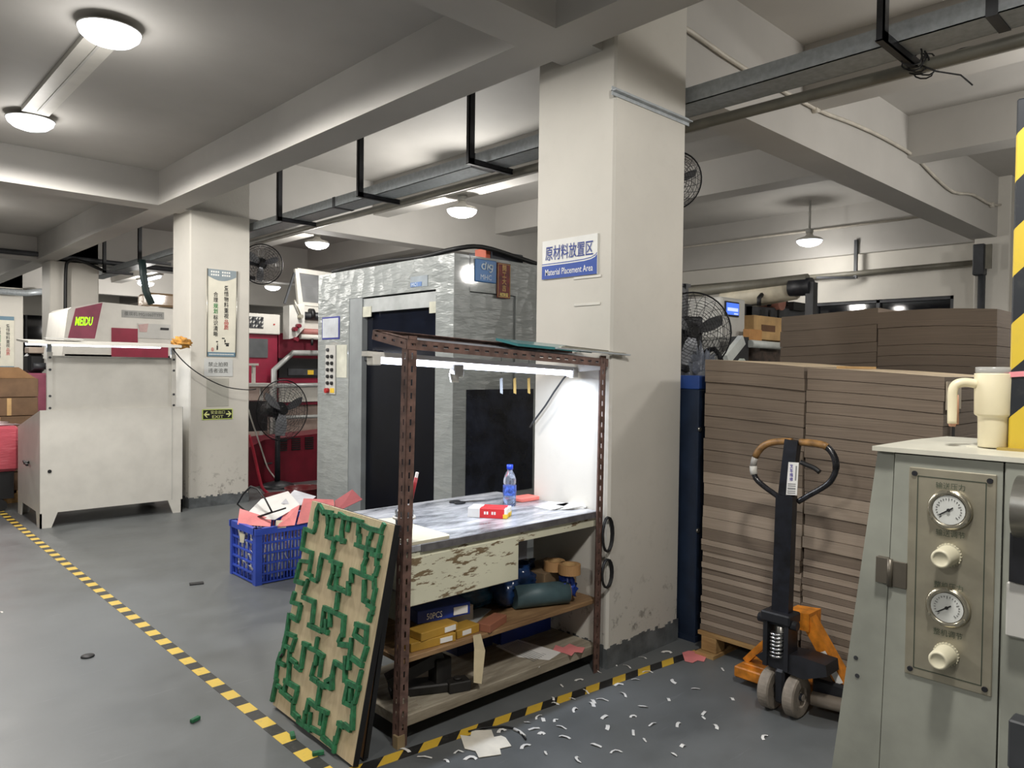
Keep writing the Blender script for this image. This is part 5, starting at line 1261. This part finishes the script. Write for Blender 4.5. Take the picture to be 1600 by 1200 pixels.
MB().box((a.x - .05, ymm, 1.2), (a.x + .12, ymm + .3, a.z + .02)).build('side_frame', BLKM, t)
MB().box((a.x, ymm + .4, 0), (b_.x, ymm + 1.2, 1.95)).build('machine_body', mk('dim machine grey', (120, 122, 120), .5), t)
MB().box((a.x - .1, ymm, 0), (b_.x, ymm + .4, 1.55)).build('lower_body', BLKM, t)
for i, px in enumerate((1186, 1200, 1214)):
    p = ony(px, 470, ymm - .02)
    m = MB(); m.tube([p + Vector((0, 0, -.05)), p + Vector((0, 0, .03)), p + Vector((.06, 0, .07)), p + Vector((.18, 0, .06)), p + Vector((.22, 0, -.04))], .025, 6)
    if i != 1: m.build('black_clamp', BLK, t)
    MB().bar(p + Vector((-.02, -.03, -.1)), p + Vector((-.02, -.03, -.2)), .02, .02).build('hook', BLK, t)
x_ = 7.3
for i, (pa, pb, r_, mm) in enumerate((((1060, 459), (1262, 436), .055, PIPE), ((1130, 470), (1245, 452), .10, mk('pale roller', (198, 190, 170), .5)), ((1165, 477), (1245, 462), .04, mk('pale roller', (198, 190, 170), .5)))):
    A = onx(*pa, x_ + i * .05); Bq = onx(*pb, x_ + i * .05)
    MB().cyl(A, Bq, r_, None, 16).build('long_roller', mm, t)
A = onx(1250, 452, x_); MB().cyl(A + Vector((0, .1, .02)), A + Vector((0, -.12, .02)), .09, None, 18).box(A + Vector((-.05, -.16, -.3)), A + Vector((.05, -.08, .06))).build('roller_end', BLKM, t)
A = ony(1222, 472, ymm - .05); MB().cyl(A, A + Vector((.0, .25, 0)), .09, None, 18).build('rose_roll', mk('rose roll', (176, 120, 104), .6), t)
A = ony(1248, 478, ymm - .05); MB().box(A + Vector((-.12, 0, -.05)), A + Vector((.16, .1, .04))).build('dark_fitting', BLK, t)
ym2 = 3.55
a, b_ = ony(1179, 492, ym2), ony(1219, 533, ym2)
t = thing('kraft_box', 'light brown carton with a dark label standing on the folding machine', 'carton', (a.x, ym2, b_.z))
MB().box((a.x, ym2, b_.z), (b_.x + .2, ym2 + .3, a.z), .006).build('carton', KRAFTL, t)
q0, q1 = ony(1190, 507, ym2 - .002), ony(1211, 519, ym2 - .002)
MB().box((q0.x, ym2 - .004, q1.z), (q1.x, ym2, q0.z)).build('dark_label', mk('brown label', (110, 78, 54), .7), t)
q0, q1 = ony(1167, 514, ym2 - .05), ony(1186, 533, ym2 - .05)
tag(MB().box((q0.x, ym2 - .08, q1.z), (q1.x, ym2 - .01, q0.z), .004).build('small_carton', mk('orange kraft', (196, 144, 88), .8)), 'small orange brown carton left of the light brown carton', 'carton')
t = thing('side_table', 'dark machine table with a pale roller that carries the brown cartons', 'machine table', (6.0, 3.7, 0))
q0 = ony(1172, 535, ym2)
MB().box((q0.x + .0, ym2 - .1, 0), (q0.x + 1.2, ym2 + .3, q0.z - .005)).build('table_body', mk('dark rust body', (66, 54, 46), .7, var=.25, vs=12), t)
p0, p1 = ony(1172, 537, ym2 - .15), ony(1222, 541, ym2 - .15)
MB().cyl(p0, p1, .035, None, 14).build('pale_roller', mk('pale tube', (206, 210, 206), .4), t)
p0, p1, p2 = ony(1134, 562, 3.4), ony(1159, 531, 3.4), ony(1162, 540, 3.4)
MB().bar(p0, p1, .05, .09).build('pale_strut', mk('pale tube', (206, 210, 206), .4), t)
MB().box((p1.x - .03, 3.42, p0.z - .1), (p1.x + .16, 3.5, p1.z + .03)).build('dark_bracket', BLKM, t)
p = ony(1115, 558, 3.3); 
MB().tube([onx(px, py, 4.5) for px, py in ((1092, 560), (1105, 548), (1116, 545), (1124, 555), (1130, 575), (1120, 610))], .018, 8).build('cable_hose', BLK, FAN2)  # loose black hose, made a part of the fan

# ================================================================== PALLET TRUCK
K = thing('pallet_truck', 'orange hand pallet truck with black pole and loop handle before the card stack', 'pallet truck', (3.2, 1.53, 0))
TREAD = mk('worn grey wheel', (142, 132, 120), .7, var=.08, vs=20)
for y_ in (1.585, 1.470):
    w = MB().lathe((3.12, y_ + .026, .0905), [(.045, .0), (.083, 0), (.09, .006), (.09, .046), (.083, .052), (.045, .052), (.04, .044), (.014, .044), (.014, .058), (0, .058)], 34, (0, -1, 0), smooth=False).build('steer_wheel', TREAD, K)
    MB().lathe((3.12, y_ + .026, .0905), [(.046, .002), (.075, .003), (.075, .049), (.046, .050)], 26, (0, -1, 0)).build('wheel_core', DGREY, w)
MB().box((3.07, 1.505, .05), (3.17, 1.55, .2), .01).cyl((3.12, 1.44, .0905), (3.12, 1.615, .0905), .016, None, 12).build('axle_block', BLKM, K)
MB().prism([onx(px, py, 3.08) for px, py in ((1180, 1024), (1196, 1016), (1250, 1026), (1290, 1040), (1292, 1058), (1255, 1062), (1200, 1040))], (.12, 0, 0)).build('steer_plate', BLKM, K)
MB().cyl((3.13, 1.548, .20), (3.13, 1.548, .44), .030, None, 16).build('pump_piston', STEEL, K)
m = MB(); pts = []
for i in range(100):
    q = 2 * PI * i / 14; pts.append((3.10 + .034 * math.cos(q), 1.548 + .034 * math.sin(q), .245 + .115 * i / 99))
m.tube(pts, .006, 6); m.build('coil_spring', mk('chrome spring', (200, 200, 200), .2, 1.0), K)
m = MB().box((3.07, 1.585, .20), (3.16, 1.605, .44)).box((3.07, 1.488, .20), (3.16, 1.508, .44)).box((3.06, 1.48, .40), (3.17, 1.615, .445), .006).cyl((3.10, 1.64, .40), (3.10, 1.46, .40), .02, None, 12)
m.build('pump_yoke', BLKM, K)
pb, pm, ptp = Vector((3.12, 1.543, .42)), Vector((3.12, 1.533, .96)), Vector((3.12, 1.508, 1.205))
m = MB(); m.bar(pb, pm, .078, .045, (1, 0, 0)); m.bar(pm, ptp, .060, .04, (1, 0, 0)); m.build('pole', mk('black blue pole paint', (24, 26, 34), .4, var=.2, vs=24), K)
loop = [(1238, 690), (1215, 690), (1196, 695), (1183, 708), (1177, 728), (1181, 747), (1194, 760), (1212, 773), (1229, 785)]
loop2 = [(1247, 784), (1262, 775), (1280, 765), (1296, 754), (1305, 738), (1306, 722), (1300, 707), (1288, 696), (1268, 692), (1250, 691)]
LP = smooth([onx(*p, 3.12) for p in loop], 3); LP2 = smooth([onx(*p, 3.12) for p in loop2], 3)
MB().tube(LP[12:], .0125, 10).tube(LP2[:15], .0125, 10).tube(LP2[13:23], .0145, 10).build('handle_loop', mk('glossy black handle', (34, 34, 38), .25, var=.2, vs=30), K)
MB().tube(LP[:11], .0155, 10).tube(LP2[20:], .0155, 10).build('tape_wrap', mk('brown tape wrap', (150, 112, 66), .45, var=.12, vs=30), K)
MB().tube(LP[10:13], .0145, 10).build('clear_wrap', mk('whitish wrap', (176, 172, 166), .4, var=.1), K)
MB().tube(LP[12:15], .0165, 10).build('white_tape', PW, K)
lv = [onx(*p, 3.10) for p in ((1251, 722), (1262, 727), (1272, 731), (1281, 738))]
MB().tube(smooth(lv, 3), .0105, 8).build('lever', BLK, K)
s0, s1, s2, s3 = [onx(*p, 3.098) for p in ((1232, 722), (1248, 723), (1245, 774), (1228, 773))]
MB().prism([s0, s1, s2, s3], (.003, 0, 0)).build('sticker', PAPER, K)
ctr = lambda u, v: s0.lerp(s1, u).lerp(s3.lerp(s2, u), v) + Vector((-.001, 0, 0))
vtext('叉车维修', ctr(.34, .13), .0185, .016, RY, [(4, flat('violet ink', (70, 50, 150)))], K, .015)
m = MB()
for v in (.66, .72, .80, .88, .94):
    a = ctr(.12, v); b_ = ctr(.85, v); m.bar(a, b_, .0005, .004 if v != .80 else .008)
m.bar(ctr(.80, .1), ctr(.80, .55), .006, .0005)
m.build('small_print', PAPERG, K)
# orange head frame and forks
ap = onx(1250, 962, 3.24); lf = onx(1166, 1055, 3.30); rt = onx(1312, 1055, 3.24)
m = MB()
m.prism([(3.20, ap.y + .05, ap.z + .02), (3.20, ap.y - .06, ap.z + .03), (3.20, ap.y - .06, ap.z - .05), (3.20, ap.y + .05, ap.z - .05)], (.12, 0, 0))
m.build('head_block', ORANGE, K)
m = MB().bar((3.24, ap.y - .03, ap.z + .01), (3.26, rt.y - .05, .10), .055, .06, (1, 0, 0)).bar((3.26, ap.y + .03, ap.z - .01), (3.30, lf.y, .10), .03, .03, (1, 0, 0))
m.build('head_arm', ORANGE, K)
p0, p1 = Vector((3.24, ap.y - .03, ap.z + .01)), Vector((3.26, rt.y - .05, .10))
d_ = (p1 - p0); s_ = p0 + d_ * .42; e_ = p0 + d_ * .80; nrm_ = Vector((-.036, 0, 0))
MB().prism([s_ + nrm_ + Vector((0, -.014, .006)), e_ + nrm_ + Vector((0, -.014, .006)), e_ + nrm_ + Vector((0, .012, -.01)), s_ + nrm_ + Vector((0, .012, -.01))], (-.001, 0, 0)).build('arm_label', PAPER, K)
MB().box((3.26, 1.30, .04), (3.34, 1.80, .10), .004).build('cross_beam', ORANGE, K)
for ya_, yb2 in ((1.66, 1.83), (1.22, 1.39)):
    MB().box((3.22, ya_, .035), (4.35, yb2, .088), .006).build('fork', ORANGE, K)
MB().box((3.20, 1.20, .09), (3.40, 1.44, .16), .01).build('black_housing', BLKM, K)
MB().cyl((3.16, 1.42, .085), (3.22, 1.16, .085), .03, None, 12).build('push_rod', mk('dusty rod', (120, 110, 98), .6), K)

# ================================================================== GREY MACHINE WITH GAUGES (right foreground)
xg = 2.10
Gm = thing('gauge_machine', 'grey green machine housing with two pressure gauges and two knobs, right foreground', 'machine', (2.4, .7, 0))
TL = onx(1369, 703, xg); S0 = onx(1397, 706, xg); S1 = onx(1372, 1200, xg); LB_ = onx(1297, 1200, xg)
def ext(a, b):
    t_ = (0 - a.z) / (b.z - a.z); return a + (b - a) * t_
S1f, LBf = ext(S0, S1), ext(TL, LB_)
ztop = S0.z
R0 = onx(1568, 719, xg)
MB().prism([Vector((xg + .012, TL.y, ztop)), Vector((xg + .012, S0.y + .003, ztop)), Vector((xg + .012, S1f.y + .003, 0)), Vector((xg + .012, LBf.y, 0))], (.50, 0, 0)).build('left_door', GREYM, Gm)
MB().prism([Vector((xg, S0.y - .003, ztop - .004)), Vector((xg, R0.y, ztop - .004)), Vector((xg, R0.y, 0)), Vector((xg, S1f.y - .003, 0))], (.51, 0, 0)).build('front_door', GREYM, Gm)
MB().box((xg - .004, -.45, 0), (xg + .51, R0.y - .004, ztop), .004).build('right_housing', GREYM, Gm)
MB().prism([(xg - .012, TL.y + .006, ztop), (xg - .012, -.45, ztop), (xg + .52, -.45, ztop), (xg + .52, TL.y - .02, ztop), (xg + .30, TL.y + .006, ztop)], (0, 0, .012)).build('top_plate', mk('cream grey top', (206, 204, 190), .4, var=.03), Gm)
m = MB().box((xg + .2, .30, ztop + .012), (xg + .48, .62, ztop + .015)); m.build('top_cover_sheet', mk('cream grey top', (206, 204, 190), .4, var=.03), Gm)
c0, c1, c2, c3 = [onx(*p, xg - .004) for p in ((1420, 730), (1557, 741), (1550, 1088), (1414, 1053))]
py0, py1 = (c0.y + c3.y) / 2, (c1.y + c2.y) / 2
pz1 = (c0.z + c1.z) / 2; pz0 = (c2.z + c3.z) / 2
PN = MB().box((xg - .005, py1, pz0), (xg, py0, pz1), .002).build('gauge_panel', mk('champagne aluminium panel', (168, 162, 144), .36, .55, var=.04, vs=10), Gm)
m = MB(); iy0, iy1, iz0, iz1 = py0 - .022, py1 + .022, pz0 + .022, pz1 - .022
for (a, b_) in (((iy0, iz0), (iy1, iz0)), ((iy0, iz1), (iy1, iz1))): m.box((xg - .0058, a[0], a[1] - .0012), (xg - .0048, b_[0], b_[1] + .0012))
for y_ in (iy0, iy1): m.box((xg - .0058, y_ - .0012, iz0), (xg - .0048, y_ + .0012, iz1))
m.build('printed_border', mk('dark green line', (58, 66, 54), .6), PN)
for y_ in (py0 - .014, py1 + .014):
    for z_ in (pz0 + .016, pz1 - .016):
        MB().cyl((xg - .004, y_, z_), (xg - .009, y_, z_), .0068, None, 10).build('panel_screw', BLKM, PN)
GT = mk('panel text green', (74, 84, 68), .6)
CH = mk('gauge chrome', (188, 182, 164), .22, .85)
def gpos(px, py): return onx(px, py, xg - .005)
for (px, py, tpy, s_) in ((1485, 796, 760, '输送压力'), (1482, 948, 916, '整机压力')):
    c = gpos(px, py)
    MB().lathe(c, [(.050, 0), (.052, .006), (.049, .012), (.041, .016), (.039, .012), (0, .010)], 34, (-1, 0, 0)).build('gauge_bezel', CH, PN)
    MB().lathe(c, [(.037, .0125), (.0, .0127)], 30, (-1, 0, 0)).build('gauge_dial', mk('dial white', (206, 208, 204), .4), PN)
    m = MB()
    for i in range(21):
        q = PI * (1.25 - 1.5 * i / 20); r0 = .026 if i % 5 else .023
        a = Vector((xg - .0185, -math.cos(q), math.sin(q))); d_ = Vector((0, -math.cos(q), math.sin(q)))
        p_ = Vector((xg - .0185, c.y, c.z)); m.bar(p_ + d_ * r0, p_ + d_ * .030, .0012, .0006, (1, 0, 0))
    m.build('dial_marks', INK, PN)
    p_ = Vector((xg - .0195, c.y, c.z)); d_ = Vector((0, -.82, .57))
    MB().bar(p_ + d_ * .012, p_ - d_ * .026, .003, .0008, (1, 0, 0)).cyl(p_, p_ + Vector((-.003, 0, 0)), .004, None, 10).build('gauge_needle', INK, PN)
    for q in (PI * .5, PI * 1.17, PI * 1.83):
        d_ = Vector((0, math.cos(q), math.sin(q))); w_ = Vector((xg - .018, c.y, c.z)) + d_ * .046
        MB().cyl(w_, w_ + Vector((-.004, 0, 0)), .004, None, 8).build('bezel_screw', CH, PN)
    text(s_, gpos(px, tpy) + Vector((-.002, 0, 0)), RY, UP, .066, .017, GT, PN)
KN = mk('ivory knob', (214, 208, 182), .45, var=.03)
for (px, py, tpy, s_) in ((1478, 868, 834, '输送调节'), (1474, 1023, 990, '整机调节')):
    c = gpos(px + 5, py - 1)
    MB().lathe(c, [(.029, 0), (.029, .006), (.023, .008)], 26, (-1, 0, 0), False).build('knob_collar', mk('knob nut', (176, 172, 152), .5), PN)
    kb = MB().lathe(c, [(.0255, .006), (.0235, .062), (.021, .067), (.017, .068), (.016, .065), (0, .065)], 28, (-1, 0, 0)).build('regulator_knob', KN, PN)
    m = MB()
    for i in range(24):
        q = 2 * PI * i / 24; d_ = Vector((0, math.cos(q), math.sin(q)))
        m.bar(c + d_ * .0285 + Vector((-.001, 0, 0)), c + d_ * .0285 + Vector((-.007, 0, 0)), .003, .003, d_)
    m.build('knurling', KN, kb)
    text(s_, gpos(px + 7, tpy) + Vector((-.002, 0, 0)), RY, UP, .066, .017, GT, PN)
h0, h1 = onx(1369, 869, xg - .004), onx(1416, 921, xg - .004)
hm = (h0.y * .52 + h1.y * .48)
MB().box((xg - .006, h1.y, h1.z), (xg + .002, hm - .006, h0.z - .004), .001).box((xg - .006, hm + .006, h1.z + .004), (xg + .014, h0.y, h0.z), .001).cyl((xg - .008, hm, h1.z), (xg - .008, hm, h0.z), .007, None, 12).build('hinge', mk('dull hinge steel', (112, 106, 96), .4, .6), Gm)
for (px, py) in ((1337, 1028), (1339, 1056)):
    c = onx(px, py, xg + .010); MB().cyl(c, c + Vector((.004, 0, 0)), .006, None, 10).build('dark_hole', DGREY, Gm)
# fittings on the far right edge of the machine
c = onx(1604, 792, xg)
MB().cyl((xg - .015, c.y + .015, c.z), (xg - .015, c.y - .3, c.z), .075, None, 28).build('steel_roller', mk('grey roller', (128, 126, 118), .3, .6), Gm)
c = onx(1595, 865, xg); MB().box((xg - .05, c.y - .2, c.z - .06), (xg - .004, c.y + .012, c.z + .055)).build('dark_carriage', BLKM, Gm)
c = onx(1592, 945, xg); MB().box((xg - .04, c.y - .2, c.z - .07), (xg - .004, c.y + .018, c.z + .06), .004).build('slide_block', PWG, Gm)
c = onx(1594, 1150, xg); MB().box((xg - .06, c.y - .2, c.z - .06), (xg - .004, c.y + .012, c.z + .055), .004).build('square_rail', DGREY, Gm)

# striped post
x_, y_ = 2.285, .445
HAZ = m_stripe('yellow and black hazard print', (206, 178, 56), (30, 34, 40), (0.35, 1, 1), .246, .5, .4, .1)
zt_ = onx(1587, 155, x_).z
t = thing('hazard_post', 'square post with yellow and black stripes standing on the grey machine, right edge', 'post', (x_, y_, ztop + .012))
pL = onx(1577, 600, x_).y
MB().box((x_, pL - .11, ztop + .014), (x_ + .11, pL, zt_), .004).build('post_body', HAZ, t)
MB().box((x_ - .03, pL - .12, ztop + .012), (x_ + .12, pL + .018, ztop + .018)).build('foot_plate', mk('brass foot', (170, 146, 76), .5), t)
q = onx(1577, 583, x_ - .003).z
tag(MB().prism([(x_ - .004, pL + .012, q - .012), (x_ - .004, pL - .13, q + .0), (x_ - .004, pL - .13, q + .014), (x_ - .004, pL + .012, q + .002)], (.0025, 0, 0)).build('pink_ribbon', mk('pink ribbon', (238, 150, 158), .6)), 'pink ribbon tied around the striped post above the tumbler', 'ribbon')
# tumbler
c = onz(1551, 698, ztop + .016); c.z = ztop + .0155
t = thing('tumbler', 'ivory steel tumbler with big side handle standing on the grey machine by the striped post', 'tumbler', c)
sc = .2 / .25
prof = [(0, 0), (.036, 0), (.038, .004), (.0395, .08), (.0405, .084), (.0475, .088), (.049, .092), (.051, .20), (.050, .203), (.047, .203)]
MB().lathe(c, [(r * .92, h * .97) for r, h in prof], 36).build('tumbler_body', IVORY, t)
MB().lathe(c, [(.046 * .92, .196), (.0485 * .92, .200), (.0485 * .92, .212), (.045 * .92, .214), (.0, .214)], 30).build('clear_lid', mk('smoky lid', (200, 200, 196), .15, var=0, alpha=.55), t)
hd = Vector((-.55, .83, 0)).normalized()
hp = [c + hd * .042 + Vector((0, 0, .168)), c + hd * .070 + Vector((0, 0, .172)), c + hd * .092 + Vector((0, 0, .166)), c + hd * .1 + Vector((0, 0, .148)), c + hd * .1 + Vector((0, 0, .11)), c + hd * .099 + Vector((0, 0, .06))]
MB().tube(smooth(hp), .0122, 12).build('handle', IVORY, t)
MB().tube([hp[3] - hd * .009 + Vector((0, 0, -.01)), hp[4] - hd * .009, hp[5] - hd * .007 + Vector((0, 0, -.002))], [.006, .0075, .009], 10).tube([hp[5] + Vector((0, 0, .003)), hp[5] + Vector((0, 0, -.008))], [.0115, .008], 10).build('handle_grip', mk('tan grip', (184, 138, 112), .6), t)

# ================================================================== FLOOR TAPES
T1 = m_stripe('floor tape stripes across', (226, 192, 80), (46, 46, 44), (0, 1, 0), .176, .5, .5, .35)
tag(MB().box((1.352, 1.2, .0), (1.412, 12.5, .0012)).build('floor_tape', T1), 'yellow and black floor tape running from left edge down to the die board', 'floor tape')
T2 = m_stripe('floor tape stripes slanted', (214, 176, 60), (34, 34, 34), (1, -1.3, 0), .2, .5, .5, .3)
a, b_ = Vector((1.33, 2.385, 0)), Vector((3.55, 2.155, 0)); n_ = Vector((.1, 1, 0)).normalized() * .028
MB_ = MB().prism([a - n_, b_ - n_, b_ + n_, a + n_], (0, 0, .0012)); tag(MB_.build('floor_tape', T2), 'yellow and black floor tape with slanted stripes before the brown rack', 'floor tape')

# ================================================================== LITTER ON THE FLOOR
ppx = [(719, 1149), (735, 1151), (737, 1142), (768, 1141), (772, 1152), (783, 1150), (790, 1153), (799, 1166), (781, 1170), (783, 1179), (748, 1184), (743, 1174), (726, 1170)]
tag(MB().prism([onz(x, y, .003) for x, y in ppx], (0, 0, .002)).build('box_blank', mk('warm white card', (234, 228, 214), .8)), 'large white cross shaped card blank lying on the floor before the rack', 'card')
ppx = [(1066, 1020), (1076, 1017), (1088, 1018), (1096, 1021), (1104, 1026), (1100, 1034), (1090, 1032), (1082, 1036), (1070, 1033)]
tag(MB().prism([onz(x, y, .003) for x, y in ppx], (0, 0, .0015)).build('pink_blank', PINK), 'pink die cut card on the floor beside the pallet block', 'card')
pts = [onz(px, py, .006) for px, py in ((732, 1143), (755, 1137), (785, 1135), (803, 1138), (815, 1146), (822, 1155))]
tag(MB().tube(pts, .004, 6).build('black_strip', BLK), 'curved black strip on the floor behind the white cross blank', 'strip')
pts = [onz(px, py, .006) for px, py in ((803, 1139), (812, 1143), (820, 1150))]
tag(MB().tube(pts, .006, 6).build('white_strip', PAPER), 'white and red strip end at the tip of the curved black strip', 'strip')
tag(MB().box((1.87, 5.12, 0), (1.96, 5.17, .008), .002, Matrix.Rotation(-.3, 3, 'Z')).build('black_scrap', BLK), 'black rectangular scrap on the open floor left of the crate', 'scrap')
p = onz(137, 1026); tag(MB().lathe((p.x, p.y, 0), [(0, 0), (.03, 0), (.032, .004), (.03, .007), (0, .007)], 20).build('black_disc', BLK), 'small black disc on the floor near the left end of the long tape', 'disc')
for i, (px, py, a_, lb) in enumerate(((305, 1127, .4, 'green rubber scrap alone on the floor left of the long tape'), (497, 1180, -.4, 'green rubber scrap on the tape below the die board'), (457, 1152, 1.2, 'small green rubber scrap on the tape at the board left corner'))):
    p = onz(px, py); tag(MB().box((p.x - .022, p.y - .009, .0013), (p.x + .022, p.y + .009, .016), .002, Matrix.Rotation(a_, 3, 'Z')).build('rubber_scrap', GREEN), lb, 'scrap', 'green rubber scraps on the floor')
spots = [(963, 1041), (1010, 1030), (911, 1063), (960, 1072), (920, 1085), (899, 1093), (930, 1100), (951, 1096), (928, 1105), (903, 1108), (897, 1114), (847, 1118), (850, 1128), (830, 1130), (872, 1125), (940, 1124), (843, 1138), (842, 1148), (790, 1142), (948, 1141), (891, 1155), (829, 1165), (855, 1180), (908, 1192), (700, 1192), (675, 1185), (724, 1176), (726, 1188),
         (1052, 1062), (1094, 1077), (1131, 1049), (1046, 1096), (1097, 1118), (1146, 1095), (1099, 1120), (1058, 1137), (1064, 1168), (1058, 1182), (985, 1045), (978, 1090), (1000, 1063), (1020, 1052), (1012, 1105), (985, 1122), (1010, 1160), (972, 1176), (1025, 1130), (880, 1074), (865, 1095), (940, 1052), (1120, 1140), (1200, 1150), (872, 1102), (990, 1150), (940, 1168), (1035, 1020), (3, 958), (1000, 1005), (640, 1176), (885, 1140)]
rr = random.Random(9)
for i, (px, py) in enumerate(spots):
    p = onz(px, py); L_ = rr.uniform(.026, .06); w_ = rr.uniform(.009, .017); a_ = rr.uniform(0, PI); bend = rr.uniform(-.6, .6); m = MB()
    q = Vector((p.x, p.y, .0015)); d_ = Vector((math.cos(a_), math.sin(a_), 0)); vs = []
    kind = i % 5
    for k in range(5):
        nn_ = Vector((-d_.y, d_.x, 0)) * w_ / 2; h_ = .006 * math.sin(PI * k / 4) * rr.uniform(.3, 1)
        vs += [q - nn_ + Vector((0, 0, h_)), q + nn_ + Vector((0, 0, h_ + .0015))]
        d_ = Matrix.Rotation(bend, 3, 'Z') @ d_; q = q + d_ * L_ / 4
    m.add(vs, [(2 * k, 2 * k + 2, 2 * k + 3, 2 * k + 1) for k in range(4)], True)
    tag(m.build('paper_scrap', PAPER), 'small curled white paper scrap lying on the grey floor', 'paper scrap', 'white paper scraps on the floor')
